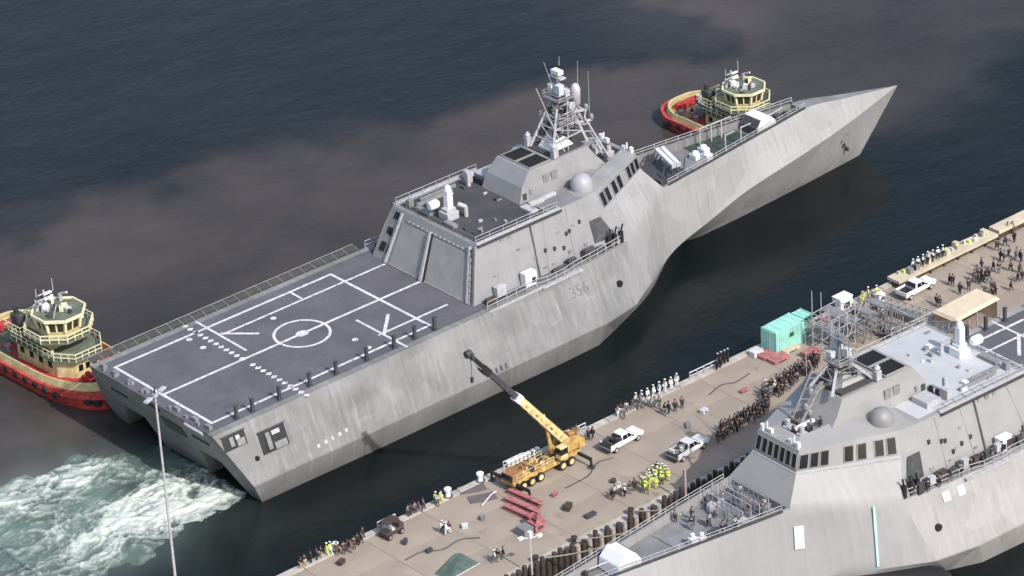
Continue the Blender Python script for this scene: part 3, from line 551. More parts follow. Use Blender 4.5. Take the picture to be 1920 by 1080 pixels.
    m = MB(); m.prism([(62.3, -2.6), (68.0, -2.45), (68.0, 2.45), (62.3, 2.6)], 21.26, 21.36); P(m, 'mast_deck', DARKDECK)
    m = MB(); m.frustum([(63.2, -1.5, 21.3), (63.2, 1.5, 21.3), (67.0, 1.4, 21.3), (67.0, -1.4, 21.3)], [(64.2, -.8, 22.9), (64.2, .8, 22.9), (66.2, .7, 22.4), (66.2, -.7, 22.4)]); P(m, 'mast_foot_house', WHITE if first else supm)
    for y in (-2.8, 2.8): m = MB(); m.box((62.6, y*.95, 21.9), (.8, .7, 1.2)); m.lathe((62.6, y*.95, 22.5), [(.35, 0), (.4, .4), (.1, .8)], 10); P(m, 'roof_antenna', LGREY)
    # --- mast: tapered lattice, platforms, radars, whips
    top = 28.0 if first else 24.2
    MM = LGREY if first else MGREY
    legs = [((62.6, -2.3), (65.4, -.6)), ((62.6, 2.3), (65.4, .6)), ((69.0, -1.9), (66.8, -.5)), ((69.0, 1.9), (66.8, .5))]
    ms = MB(); zb = 21.2
    lp = lambda i, z: Vector((*legs[i][0], zb)).lerp(Vector((*legs[i][1], top)), (z-zb)/(top-zb))
    for i in range(4): ms.beam(lp(i, zb), lp(i, top), .34, w2=.22)
    mast = P(ms, 'mast', LGREY)
    m = MB(); zs = [22.8, 24.4, 25.8, 27.0, top] if first else [22.4, 23.4, top]
    for z in zs:
        for i, j in ((0, 1), (1, 3), (3, 2), (2, 0)): m.beam(lp(i, z), lp(j, z), .14)
    for z0, z1 in zip(zs[:-1], zs[1:]):
        for i, j in ((0, 1), (1, 3), (3, 2), (2, 0)): m.beam(lp(i, z0), lp(j, z1), .1)
    P(m, 'bracing', MM, mast)
    for k in range(60 if first else 16):
        z = random.uniform(22.5, top-.3); i = random.randrange(4); p = lp(i, z)*.6+Vector((66, 0, z))*.4; p.z = z; m = MB(); dx = Vector((random.uniform(-.5, .5), random.uniform(-.5, .5), 0))
        m.box(p+dx, (random.uniform(.25, .8), random.uniform(.25, .8), random.uniform(.2, .9)), rz=random.random()); P(m, 'mast_equipment', [DGREY, MGREY, DGREY, MGREY, BLACK][k % 5], mast)
    for k in range(10): z = 23+k*.5; m = MB(); sy = 1 if k % 2 else -1; m.beam((66, 0, z), (66+random.uniform(-1, 1), sy*random.uniform(1.5, 2.6), z+.3), .07); m.tube((66, sy*1.6, z), (66, sy*1.6, z+1.3), .05); P(m, 'aerial_arm', MGREY, mast)
    for z, a, b in (((25.0, 3.6, 3.8), (top, 2.8, 3.0)) if first else ((top, 2.6, 2.8),)):
        m = MB(); m.box((66, 0, z), (a, b, .14)); P(m, 'platform', MGREY, mast); rail('platform_rail', [(66-a/2, -b/2, z), (66+a/2, -b/2, z), (66+a/2, b/2, z), (66-a/2, b/2, z), (66-a/2, -b/2, z)], .9, mast, LGREY, 1.2, .04)
    m = MB(); m.tube((66, 0, top), (66, 0, top+3.6), .32, .16); m.box((66, 0, top+2.9), (1.0, 2.4, .16)); P(m, 'topmast', MM, mast)
    if first: m = MB(); m.box((66, 0, top+3.6), (.9, 1.5, .55)); P(m, 'radar_drum', WHITE, mast)
    m = MB(); m.box((65.5, -.9, top+1.5), (.9, .9, 1.3)); m.box((65.6, .9, top+1.2), (.7, .7, 1.1)); m.box((66.6, -.8, top+.7), (.8, .8, .8)); each(m, 'sensor_box', mat('sensor_pale', (.55, .60, .62), .5), mast)
    if first: m = MB(); m.lathe((68.6, -.4, top-2.0), [(.3, 0), (.62, .2), (.68, 2.4), (.45, 3.0), (.1, 3.2)], 14); P(m, 'cylindrical_radome', mat('radome_grey', (.45, .43, .46), .5), mast, smooth=True)
    m = MB(); m.beam((66.4, -.3, top-2.4), (70.2, -.5, top-3.1), .3); m.beam((70, -.5, top-3.2), (68.6, -.4, top-2.0), .2); m.beam((66.5, -.3, top-4.2), (70.9, -.6, top-4.8), .25); P(m, 'yardarm', MM, mast)
    for x, z in ((70.2, top-2.9), (71.0, top-4.6), (70.4, top-5.6)): m = MB(); m.lathe((x, -.5, z), [(.2, -.4), (.36, 0), (.33, .4), (.15, .6)], 12); P(m, 'sensor_ball', MGREY, mast)
    for z, y in ((top-3.6, -.9), (top-5.3, 1.0), (top-1.4, -1.1), (top-2.8, .9)): m = MB(); m.lathe((67.3, y, z), [(.5, -.15), (.6, 0), (.5, .2)], 12, 'Y'); m.box((66.6, y*.7, z), (.7, .5, .7)); P(m, 'antenna_dish', MM, mast)
    m = MB(); m.tube((73.2, -.4, 16.5), (68.4, -.3, top-2), .2, .14); P(m, 'forward_stay', MM, mast)
    m = MB(); m.tube((73.0, -1.6, 17), (69.6, -.8, 24), .14); m.tube((69.6, -.8, 24), (70.2, -.6, 25.5), .12)
    for z in (18.2, 19.4, 20.6, 21.8, 23): m.beam((73.0-(z-17)*.49, -1.6+(z-17)*.11, z), (72.0-(z-17)*.45, -.4, z), .12)
    P(m, 'stay_ladder', MM, mast)
    for a, b, r in (((64.6, -2.4, 21.2), (62.4, .1, 30.4), .085), ((65.2, -2.4, 21.2), (65.9, -1.9, 30.0), .07), ((66.2, .8, 28), (64.2, .4, 33.4), .06), ((69.2, -.2, 28.5), (69.4, -.2, 32), .045), ((66.4, 0, 32.4), (66.5, 0, 33.6), .045), ((71.0, -.2, 24), (71.1, -.2, 30), .04)):
        if not first and b[2] > 31: continue
        m = MB(); m.tube(a, b, r, r*.6, 6); P(m, 'whip_antenna', LGREY, mast)
    # --- close-in launcher on the hangar roof
    m = MB(); m.box((46.6, 0, 18.0), (1.9, 1.9, 1.1)); m.box((46.6, 0, 18.75), (1.5, 1.3, .5)); mt = P(m, 'launcher', LGREY if first else WHITE, bevel=.06)
    m = MB(); m.box((46.8, .2, 20.1), (.9, .95, 2.6)); m.lathe((46.8, .2, 21.3), [(.45, 0), (.42, .5), (.2, .8)], 12); P(m, 'radar_housing', WHITE, mt, bevel=.08)
    m = MB(); m.lathe((45.2, 1.4, 19.4), [(.45, -.7), (.62, -.5), (.62, .6), (.35, .9)], 12, 'X'); P(m, 'launch_tube', WHITE, mt)
    m = MB(); m.tube((47.6, -.7, 19.4), (48.4, -1.3, 18.9), .3); m.tube((48.4, -1.3, 18.9), (48.4, -1.3, 17.5), .28); P(m, 'cable_trunk', LGREY, mt)
    for x, y, a, b, c_ in ((45.3, -1.9, .8, 2.0, .5), (45.4, 3.6, .7, 3.0, .5), (48.3, 5.6, 5, .5, .4), (50, 6.4, 6, .3, .5), (45.3, 6.4, .8, .8, 1.0), (55.4, 6.5, .7, 1.4, 1.4), (54.3, 5.3, .5, .5, 2.0), (57.6, 5.6, 2.2, 2.6, .8), (57.0, -5.2, 2.4, .5, .6), (59.4, -4.9, 2.2, .5, .5), (55.2, -5.8, 1.2, 2.4, .35)):
        m = MB(); m.box((x, y, 17.45+c_/2), (a, b, c_)); P(m, 'roof_locker', MGREY if x < 54 else LGREY, bevel=.04)
    for y in (4.3, 5.4): m = MB(); m.box((55.6, y, 17.9), (.25, .6, .9)); P(m, 'roof_hatch', BLACK)
    # --- foredeck gear
    if first:
        for y0 in (0, 1):
            m = MB(); a = at(1232+y0*10, 281-y0*3, 13.0); b = at(1263+y0*9, 311-y0*3, 13.0); m.beam(a, b, .62, .5); cs = P(m, 'missile_canister', WHITE, bevel=.08)
            for f in (0, 1): m = MB(); p = a.lerp(b, f); m.box(p, (.75, .2, .62)); P(m, 'end_cap', LGREY, cs)
        m = MB(); m.prism([(80.6, -2.8), (85.4, -2.6), (85.4, 2.6), (80.6, 2.8)], 10.72, 11.2)
        for k in range(5): m.beam((81.0+k, -2.6+.0*k, 10.8), (82.2+k*.9, -2.0, 12.8), .16); m.beam((81.0+k, 2.4, 10.8), (82.2+k*.9, 2.0, 12.8), .16)
        P(m, 'canister_rack', DGREY)
        m = MB(); m.box((80.0, 0, 11.0), (1.4, 8.6, .6)); m.box((79.6, -3.6, 11.6), (.6, 1.6, 1.4)); P(m, 'breakwater', DGREY)
        m = MB(); m.prism([(90.4, -3.4), (99.2, -2.3), (99.2, 2.3), (90.4, 3.4)], 10.71, 10.78); P(m, 'hatch_cover', mat('hatch_green', (.045, .065, .055), .8, vary=.3, scale=2))
        for x, y, zz in ((90.2, -1.6, .9), (91.2, .1, .9), (89.4, -.2, .7)): m = MB(); m.box((x, y, 10.75+zz/2), (1.1, 1.3, zz)); m.lathe((x, y, 10.75+zz), [(.5, 0), (.45, .3), (.2, .45)], 10); P(m, 'vent_cowl', WHITE)
        for x, y in ((85.9, -3.3), (87.1, -3.6), (84.2, -3.7)): m = MB(); m.lathe((x, y, 10.7), [(.25, 0), (.25, .5), (.35, .6), (.35, .7)], 10); P(m, 'bollard', BLACK)
        for x, y in ((92.5, 2.2), (94.5, 2.1), (96.3, 2.0), (93.5, -1.8), (96.6, -1.6)): m = MB(); m.tube((x, y, 10.7), (x, y, 13.4), .1); m.tube((x, y, 13.3), (x+1.8, y, 13.3), .08); P(m, 'davit_post', LGREY)
    # gun with its light shield, forward
    gx = 101.6 if first else 100.2; gm = WHITE
    pr = [(-2.0, 0), (-1.9, 1.2), (-1.1, 2.3), (.4, 2.5), (1.5, 1.5), (1.7, 0)]
    m = MB(); m.frustum([(gx+a, -1.75, 10.72+b) for a, b in pr], [(gx+a, 1.75, 10.72+b) for a, b in pr]); gn = P(m, 'gun_shield', gm, bevel=.12); m = MB(); m.slab([(gx-2.06, -1.5, 10.9), (gx-2.06, 1.5, 10.9), (gx-1.95, 1.5, 11.95), (gx-1.95, -1.5, 11.95)], .06); m.slab([(gx-1.93, -1.5, 12.05), (gx-1.93, 1.5, 12.05), (gx-1.2, 1.5, 13.0), (gx-1.2, -1.5, 13.0)], .1); P(m, 'rear_panel', DGREY, gn)
    m = MB(); m.tube((gx+1.2, 0, 12.2), (gx+4.4, 0, 12.5), .11, .08); P(m, 'barrel', LGREY, gn); m = MB(); m.lathe((gx, 0, 10.7), [(1.9, 0), (1.9, .12)], 20); P(m, 'gun_base', DGREY, gn)
    for s in (1, -1):
        rail('foredeck_railing', [(80, s*5.0, 11.8), (88, s*4.1, 11.8), (96, s*3.0, 11.8), (109, s*1.3, 11.8)], .8, rt, LGREY, 2.0, .05)
        m = MB(); m.beam((80, s*5.15, 11.9), (88, s*4.2, 11.9), .16, .25); m.beam((88, s*4.2, 11.9), (96, s*3.15, 11.9), .16, .25); m.beam((96, s*3.15, 11.9), (109, s*1.4, 11.9), .16, .25); P(m, 'bulwark_cap', DGREY)
    m = MB(); [m.box((x, y, 11.1), (a, b, .7)) for x, y, a, b in ((105.4, 0, 1, 1.6), (107, .3, .6, .8), (104.2, -1.2, .5, .6))]; each(m, 'windlass', DGREY, rt)
    for s in (1, -1):
        m = MB()
        for k in range(4): x = 114.6+k*.7; m.box((x, s*(1.55+.25-.08*k), 5.6-k*.9), (.35, .5, .5))
        each(m, 'anchor_link', DGREY, rt)
    return rt
ship1 = warship('grey trimaran warship with pointed bow and marked flight deck, under way between two tugs', (0, 0, 0), 0, True, HULL, SUP)
ship2 = warship('pale grey warship moored bow-left along the near side of the quay, with people on deck', (112.1, -73.8, 0), R(178.4), False, HULL2, SUP2)
M2 = Matrix.Translation((112.1, -73.8, 0)) @ Matrix.Rotation(R(178.4), 4, 'Z')
def s2part(mb, name, m, **k): return mb.build(name, m, ship2, **k)
m = MB(); m.slab([(81, -3.2, 10.76), (81, 3.4, 10.76), (93, 2.6, 10.76), (93, -2.6, 10.76)], -.04); s2part(m, 'grey_deck_panel', mat('deck_panel_grey', (.21, .21, .22), .8))
for x in (80.6, 82.0, 83.3, 84.6):
    rail('gear_rack', [(x, -3.4, 10.7), (x, 3.4, 10.7)], 2.2+.3*(x % 2), ship2, LGREY, .9, .06, 3)
for k in range(14):
    x, y = random.uniform(80, 85), random.uniform(-3.8, 3.8); m = MB(); m.box((x, y, 11.2), (random.uniform(.5, 1.3), random.uniform(.4, 1.2), random.uniform(.6, 1.4)), rz=random.random()); s2part(m, 'stowed_gear', [DGREY, MGREY, LGREY][k % 3])
for x, y, c in ((91.2, 2.3, 0), (90.3, 2.9, 0), (89.4, 3.2, 1), (88.6, 3.3, 1)): m = MB(); m.box((x, y, 11.3), (.9, .8, 1.2)); m.tube((x, y, 11.7), (x, y, 12.4), .25); s2part(m, 'deck_box', DGREY if c else WHITE)
m = MB(); m.frustum([(70.30, 9.66, 10.4), (70.02, 9.80, 10.4), (70.78, 11.15, 3.4), (71.06, 11.05, 3.4)], [(70.42, 9.92, 10.4), (70.14, 10.06, 10.4), (70.90, 11.42, 3.4), (71.18, 11.32, 3.4)]); s2part(m, 'tide_streak', mat('pale_green_stripe', (.42, .62, .56), .6))
q = [(78.85, 5.62, 9.6), (77.85, 6.12, 9.6), (78.1, 6.50, 6.9), (79.1, 6.0, 6.9)]; m = MB(); m.frustum([Vector(p)+Vector((.04, .10, 0)) for p in q], [Vector(p)+Vector((.09, .22, 0)) for p in q]); s2part(m, 'white_panel', WHITE)
for x in (58.4, 60.6): m = MB(); side_panel(m, x, x+1.0, 8.6, 9.6, 1, .03, .06); s2part(m, 'white_plate', WHITE)
for k in range(10): m = MB(); x = 48+k*1.8; m.box((x, 11.3, 11.0+.2*(k % 3)), (.9, .6, 1.0+.3*(k % 2))); s2part(m, 'side_deck_gear', [DGREY, TIMB, LGREY][k % 3])
for k in range(5): m = MB(); m.beam((50.2+k*1.6, 6.9, 17.5), (50.2+k*1.6, 8.0, 17.5), .14, .2); s2part(m, 'roof_step', LGREY)
m = MB(); m.box((72.2, 0.5, 18.3), (3.0, .45, .3)); s2part(m, 'white_boom', WHITE)

# ------------------------------------------------------------------ tugs
def tug(label, loc, rz, sz=1.12):
    rt = thing('tugboat', label, 'tugboat', loc, rz, 'harbour tugs pushing the grey warship'); P = lambda mb, n, m, par=None, **k: mb.build(n, m, par or rt, **k)
    def outline(L, B_, n=10, bow=.42):
        pts = []
        for k in range(n+1): t = k/n; x = L*(.5-bow)+L*bow*math.sin(t*PI/2); y = B_/2*math.cos(t*PI/2)**.75 if t < 1 else 0; pts.append((x, y))
        stern = []
        for k in range(n+1): t = k/n; x = -L*.5+L*.16*(1-math.cos(t*PI/2)); y = B_/2*(.62*math.sin(t*PI/2)**.6+.38*t); stern.append((x, y))
        half = stern+pts; return half+[(x, -y) for x, y in reversed(half) if y > 1e-6]
    O = outline(26, 10.4); 
    def sc(k, z, dx=0, pts=None): return [(x*k+dx, y*k, z+.0*x+.0) for x, y in (pts or O)]
    def sheer(pts, a, b): return [(x, y, z+a+b*max(0, (x-2)/11)**2) for x, y, z in pts]
    m = MB(); m.frustum(sc(.93, -1), sheer(sc(1.0, 1.5), 0, .7)); P(m, 'hull', RED)
    lo = sheer(sc(1.03, 1.2), 0, .8); hi = sheer(sc(1.03, 2.0), 0, .9); n = len(lo)
    li = sheer(sc(.965, 1.2), 0, .8); hi2 = sheer(sc(.965, 2.0), 0, .9)
    m = MB(); m.add(lo+hi+hi2+li, [(i, (i+1) % n, n+(i+1) % n, n+i) for i in range(n)]+[(n+i, n+(i+1) % n, 2*n+(i+1) % n, 2*n+i) for i in range(n)]+[(2*n+i, 2*n+(i+1) % n, 3*n+(i+1) % n, 3*n+i) for i in range(n)]); P(m, 'fender_belt', mat('fender_red', (.52, .065, .055), .75, vary=.35, scale=1.8))
    a = sheer(sc(.955, 1.9), 0, .8); b = sheer(sc(.93, 2.9), 0, 1.0); c = sheer(sc(.90, 2.9), 0, 1.0); d = sheer(sc(.92, 1.6), 0, .6)
    m = MB(); m.add(a+b+c+d, [(i, (i+1) % n, n+(i+1) % n, n+i) for i in range(n)]+[(n+i, n+(i+1) % n, 2*n+(i+1) % n, 2*n+i) for i in range(n)]+[(2*n+i, 2*n+(i+1) % n, 3*n+(i+1) % n, 3*n+i) for i in range(n)]); P(m, 'bulwark', CREAM)
    m = MB(); m.poly(sc(.93, 1.62)); P(m, 'main_deck', TUGDECK if loc[0] < 50 else TANDECK)
    for k in range(7):
        t = -PI/2+PI*k/6; m = MB(); m.lathe((10.6+2.4*math.cos(t)*.9, 3.4*math.sin(t), 1.4), [(.35, -.5), (.55, -.3), (.55, .3), (.35, .5)], 10); P(m, 'bow_tyre', BLACK)
    # deckhouse
    hs = [(-3.5, -2.9), (4.2, -2.9), (6.3, -1.6), (6.3, 1.6), (4.2, 2.9), (-3.5, 2.9)]
    m = MB(); m.prism(hs, 1.6, 4.2); dh = P(m, 'deckhouse', CREAM, bevel=.08)
    for x in (-2.4, -.6, 1.2, 3): 
        for s in (1, -1): m = MB(); m.box((x, s*2.93, 3.2), (.7, .08, .8)); P(m, 'window', GLASS, dh)
    for y in (-1, 0, 1): m = MB(); m.box((6.33, y, 3.2), (.08, .6, .8)); P(m, 'window', GLASS, dh)
    m = MB(); m.prism([(x*1.08, y*1.18) for x, y in hs], 4.2, 4.4); P(m, 'boat_deck', TUGDECK)
    rail('boat_deck_rail', [(x*1.07, y*1.16, 4.4) for x, y in hs+hs[:1]], 1.05, rt, CREAMW, 1.0, .07)
    m = MB(); m.box((-.4, 0, 5.4), (5.4, 4.2, 2.0)); P(m, 'upper_house', CREAM, bevel=.1)
    # wheelhouse: octagon, flared
    oc = lambda r, z, dx=1.6: [(dx+r*math.cos(R(22.5+45*k)), r*math.sin(R(22.5+45*k)), z) for k in range(8)]
    m = MB(); m.frustum(oc(2.5, 6.3), oc(2.6, 7.2)); wh = P(m, 'wheelhouse', CREAM)
    m = MB(); m.frustum(oc(2.55, 7.2), oc(2.8, 8.6)); P(m, 'pane_band', mat('wheelhouse_dark', (.05, .035, .025), .2), wh)
    A, B_ = oc(2.60, 7.2), oc(2.86, 8.6)
    for k in range(8):
        p, q, r_, t_ = A[k], A[(k+1) % 8], B_[(k+1) % 8], B_[k]; m = MB(); m.beam(p, t_, .32); mid0 = Vector(p).lerp(Vector(q), .5); mid1 = Vector(t_).lerp(Vector(r_), .5); m.beam(mid0, mid1, .16); P(m, 'window_post', CREAMW, wh)
    m = MB(); m.frustum(oc(3.15, 8.6), oc(3.15, 8.85)); P(m, 'wheelhouse_roof', TUGDECK, wh)
    m = MB(); o_ = oc(3.2, 8.9)
    for k in range(8): m.beam(o_[k], o_[(k+1) % 8], .22, .35)
    P(m, 'roof_coaming', CREAMW, wh)
    # walkway deck round the wheelhouse with white-topped bulwark
    wk = oc(4.1, 6.1, 1.3); m = MB(); m.frustum(oc(4.1, 6.1, 1.3), oc(4.1, 6.3, 1.3)); P(m, 'bridge_walkway', TUGDECK)
    rail('walkway_rail', [Vector(p)+Vector((0, 0, .2)) for p in wk+wk[:1]], 1.05, rt, CREAMW, .9, .09)
    # raised aft deck with twin funnels and fire monitors
    m = MB(); m.box((-3.4, 0, 5.2), (3.2, 6.6, .25)); P(m, 'funnel_deck', TUGDECK)
    rail('funnel_deck_rail', [(-5, -3.3, 5.3), (-1.8, -3.3, 5.3), (-1.8, 3.3, 5.3), (-5, 3.3, 5.3), (-5, -3.3, 5.3)], 1.2, rt, CREAMW, .8, .07)
    for s in (1, -1):
        m = MB(); m.frustum([(-4.4, s*2.0-.55, 4.2), (-2.8, s*2.0-.55, 4.2), (-2.8, s*2.0+.55, 4.2), (-4.4, s*2.0+.55, 4.2)], [(-4.7, s*2.0-.6, 7.3), (-3.1, s*2.0-.6, 7.3), (-3.1, s*2.0+.6, 7.3), (-4.7, s*2.0+.6, 7.3)]); fn = P(m, 'funnel', DGREY, bevel=.1)
        m = MB(); m.tube((-4.1, s*2.0, 7.2), (-4.3, s*2.0, 7.9), .28); P(m, 'exhaust_pipe', BLACK, fn)
        m = MB(); m.tube((-.2, s*1.7, 8.8), (-.2, s*1.7, 9.8), .25); m.tube((-.2, s*1.7, 9.8), (.9, s*1.9, 10.3), .16); P(m, 'fire_monitor', LGREY)
        for x in (-5.6, -8.6): m = MB(); m.lathe((x, s*2.8, 1.6), [(.28, 0), (.28, .8), (.42, .85), (.42, 1.0)], 10); P(m, 'bitt', MGREY)
    m = MB(); m.tube((-.8, 0, 8.8), (-1.0, 0, 10.7), .2, .12)
    for z, wd in ((9.6, 2.4), (10.3, 1.8)): m.beam((-.9, -wd/2, z), (-.9, wd/2, z), .14)
    m.tube((-.8, -1.2, 10.2), (-.8, -1.2, 11.4), .05); m.tube((-.8, 1.2, 10.2), (-.8, 1.2, 11.9), .05); P(m, 'mast', LGREY)
    for z, r_ in ((10.6, .35), (9.9, .28)): m = MB(); m.box((-.2, 0, z), (.25, 1.6 if z > 11 else 1.1, .2)); P(m, 'radar_scanner', WHITE)
    m = MB(); m.lathe((.6, -1.0, 8.9), [(.45, 0), (.5, .5), (.35, .9), (.05, 1.05)], 12); P(m, 'satellite_dome', WHITE, smooth=True)
    for x, y, z, a, b, c_, mm in ((-2.0, 0, 5.9, 1.2, 1.4, 1.2, MGREY), (2.6, .6, 9.2, .7, .8, .6, LGREY), (1.2, 1.2, 9.1, .8, .5, .5, DGREY), (-3.4, -.2, 6.0, 1.0, 1.2, 1.3, DGREY), (-6.8, 0, 2.2, 1.6, 2.2, 1.2, MGREY)):
        m = MB(); m.box((x, y, z), (a, b, c_)); P(m, 'deck_machinery', mm, bevel=.05)
    rt.scale = (sz, sz, sz*.95)
    for k in range(26):
        q = [(random.uniform(-.6, 3.4), random.uniform(-1.9, 1.9), 8.85), (random.uniform(-4.8, -2.2), random.uniform(-3, 3), 5.3), (random.uniform(-2.6, 3.5), random.choice((-1, 1))*random.uniform(2.4, 3.2), 4.4), (random.uniform(-9.5, -4.5), random.uniform(-3, 3), 1.65)][k % 4]
        m = MB(); hh = random.uniform(.3, 1.3); m.box((q[0], q[1], q[2]+hh/2), (random.uniform(.15, .8), random.uniform(.15, .7), hh), rz=random.random()*1.5); P(m, 'deck_fitting', [DGREY, LGREY, CREAMW, MGREY, WHITE, BLACK][k % 6])
    for k in range(9):
        for s in (1, -1):
            if s < 0 or k < 9: x = -8.5+k*1.9; m = MB(); m.lathe((x, s*5.28, 1.3), [(.30, -.16), (.48, -.1), (.48, .1), (.30, .16)], 10, 'Y'); P(m, 'side_tyre', BLACK)
    for k in range(4): m = MB(); m.tube((-.5+k*1.1, -1.6, 8.9), (-.5+k*1.1, -1.6+.2*k, 10.2+.3*(k % 2)), .07); P(m, 'roof_aerial', LGREY)
    # forward winch, red
    m = MB(); m.lathe((8.2, 0, 2.6), [(.9, -1.3), (.9, -1.1), (.5, -1.1), (.5, 1.1), (.9, 1.1), (.9, 1.3)], 14, 'Y'); m.box((8.2, -1.6, 2.2), (1.6, .4, 1.4)); m.box((8.2, 1.6, 2.2), (1.6, .4, 1.4)); P(m, 'bow_winch', RED)
    m = MB(); m.beam((10.2, -.9, 1.9), (10.2, -.9, 3.5), .35); m.beam((10.2, .9, 1.9), (10.2, .9, 3.5), .35); m.beam((10.2, -1.1, 3.4), (10.2, 1.1, 3.4), .35); P(m, 'staple', RED)
    m = MB(); m.box((-10.6, 0, 2.1), (.9, 4.0, .9)); m.beam((-9.4, -1.5, 1.7), (-9.4, -1.5, 3.0), .3); m.beam((-9.4, 1.5, 1.7), (-9.4, 1.5, 3.0), .3); P(m, 'stern_rail', RED)
    return rt
tug('red-hulled cream tug at the far left edge, nosing the warship port quarter', (4.6, 31.2, 0), R(-88))
tug('red-hulled tug half hidden behind the warship foredeck on the right', (113.0, 16.9, 0), R(-90), 1.0)

# ------------------------------------------------------------------ quay
QX0, QX1, QN, QF = -60, 210, -54.3, -34.2
q_ = MB(); q_.prism([(QX0, QN), (QX1, QN), (QX1, QF), (QX0, QF)], -2, 2.99); quay = tag(q_.build('quay', CAPC), kind='structure')
slab_me = None
for ix in range(int((QX1-QX0)/9)):          # poured slabs with recessed joints
    for iy in range(3):
        wx, wy = 9.0, 6.0
        if slab_me is None:
            m = MB(); m.box((0, 0, .03), (wx-.05, wy-.05, .06)); o = m.build('paving_slab', CONC, quay); slab_me = o.data
        else: o = bpy.data.objects.new('paving_slab', slab_me); COL.objects.link(o); o.parent = quay
        o.location = (QX0+(ix+.5)*wx, -52.9+(iy+.5)*wy, 2.99)
m = MB()
for x in np.arange(QX0, QX1, 6): m.box((x+2.96, -34.75, 3.1), (5.86, 1.0, .26))
m.build('quay_cap', CAPC, quay)
# timber fender piles on the near face; sunlight on one stretch painted in as paler colour
pile = None
def face_pile(x, y0, z0, z1, mt, r=.26):
    m = MB(); m.tube((0, 0, z0), (0, 0, z1), r, n=8); return m.build('fender_pile', mt, quay, loc=(x, y0, 0))
pm = {}
for k, x in enumerate(np.arange(-30, 118, .92)):
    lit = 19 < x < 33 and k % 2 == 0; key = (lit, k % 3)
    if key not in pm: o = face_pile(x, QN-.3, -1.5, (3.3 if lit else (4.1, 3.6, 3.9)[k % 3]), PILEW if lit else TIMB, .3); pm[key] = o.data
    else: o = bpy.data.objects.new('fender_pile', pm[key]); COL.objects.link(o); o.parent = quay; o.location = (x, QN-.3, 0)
m = MB(); m.box(((QX0+QX1)/2, QN-.75, .8), (QX1-QX0, .5, .5)); m.build('fender_wale', TIMB, quay)
for k in range(26):
    m = MB(); x = -8+k*2.1; m.box((x, QN-1.3, .25), (.55, .35, .22)); o = m.build('float_marker', LINE, quay)
# floating camel between quay and moored ship
m = MB(); m.box((0, 0, .35), (26, 2.2, 1.1)); 
for k in range(9): m.box((-12+k*3, 0, 1.0), (.5, 2.3, .3))
tag(m.build('floating_fender', TIMB, loc=(46, -57.6, 0)), 'long dark timber float in the shaded gap between quay and moored warship', 'fender')
m = MB(); m.box((0, 0, 3.7), (.28, .28, 7.6)); tag(m.build('mooring_pile', mat('pinkish_pile', (.42, .34, .34), .7), loc=(35.6, -56.0, 0)), 'tall pale pile standing in the dark gap beside the moored warship bow', 'pile')

for k, (xa, ya, za, xb) in enumerate(((14, -53.6, 3.5, 92.5), (20, -53.6, 3.5, 88.0), (29, -53.6, 3.5, 81.5), (60, -53.6, 3.5, 58.0))):
    r_ = thing('bollard', '%s dark bollard from the left on the near quay edge, with a mooring rope' % ['first', 'second', 'third', 'fourth'][k], 'bollard', (xa, ya, 3.06), 0, 'dark bollards on the near quay edge'); m = MB(); m.lathe((0, 0, 0), [(.35, 0), (.26, .15), (.24, .55), (.4, .65), (.4, .85), (.2, .95)], 12); m.build('post', TIMB, r_)
    b_ = M2 @ Vector((xb, -11.6 if xb < 62 else -3.4, 11.2 if xb > 62 else 10.5)); a_ = Vector((xa, ya, 3.6)); m = MB(); pr = None
    for j in range(13):
        t = j/12; p = a_.lerp(b_, t); p.z -= 1.6*4*t*(1-t)*.5
        if pr: m.tube(pr, p, .09, n=6)
        pr = p
    tag(m.build('mooring_rope', BEIGE), 'sagging mooring rope from the %s near-edge bollard up to the moored warship' % ['first', 'second', 'third', 'fourth'][k], 'rope', 'mooring ropes of the near warship')
# raised beige walkway along the far edge, right
W1 = thing('raised_walkway', 'long beige raised walkway on the quay edge at the far right', 'walkway', (0, 0, 3.05))
m = MB(); m.prism([(91.5, -36.6), (110.2, -36.6), (110.2, -34.4), (91.5, -34.4)], .75, 1.15); m.build('deck_slab', BEIGE, W1)
m = MB(); m.prism([(110.6, -36.4), (122, -36.4), (122, -34.5), (110.6, -34.5)], .9, 1.4); m.build('deck_slab', BEIGE, W1)
for x in np.arange(92.5, 121, 2.6):
    m = MB(); m.box((x, -36.2, .4), (.35, .35, .8)); m.build('support_leg', TIMB, W1)
m = MB(); m.box((106, -35.6, .4), (29, 1.0, .7)); m.build('under_beam', TIMB, W1)
for k, x in enumerate(np.arange(93, 109.5, .8)):
    m = MB(); m.box((x, -35.0-.9*((k*37) % 7)/7, 1.15+.2), (.3+.1*(k % 3), .4, .4+.1*(k % 4))); m.build('stacked_gear', [BEIGE, HIVIS, LINE, BEIGE, MGREY][k % 5], W1)
for x, y in ((98.2, -35.4), (99.1, -35.0), (101.2, -35.8), (103.6, -35.1), (108.7, -35.3), (94.2, -35.9), (95.6, -35.7)):
    m = MB(); m.box((x, y, 1.55), (.7, .7, .8)); m.build('mooring_fitting', BEIGE if x > 98 else MGREY, W1)

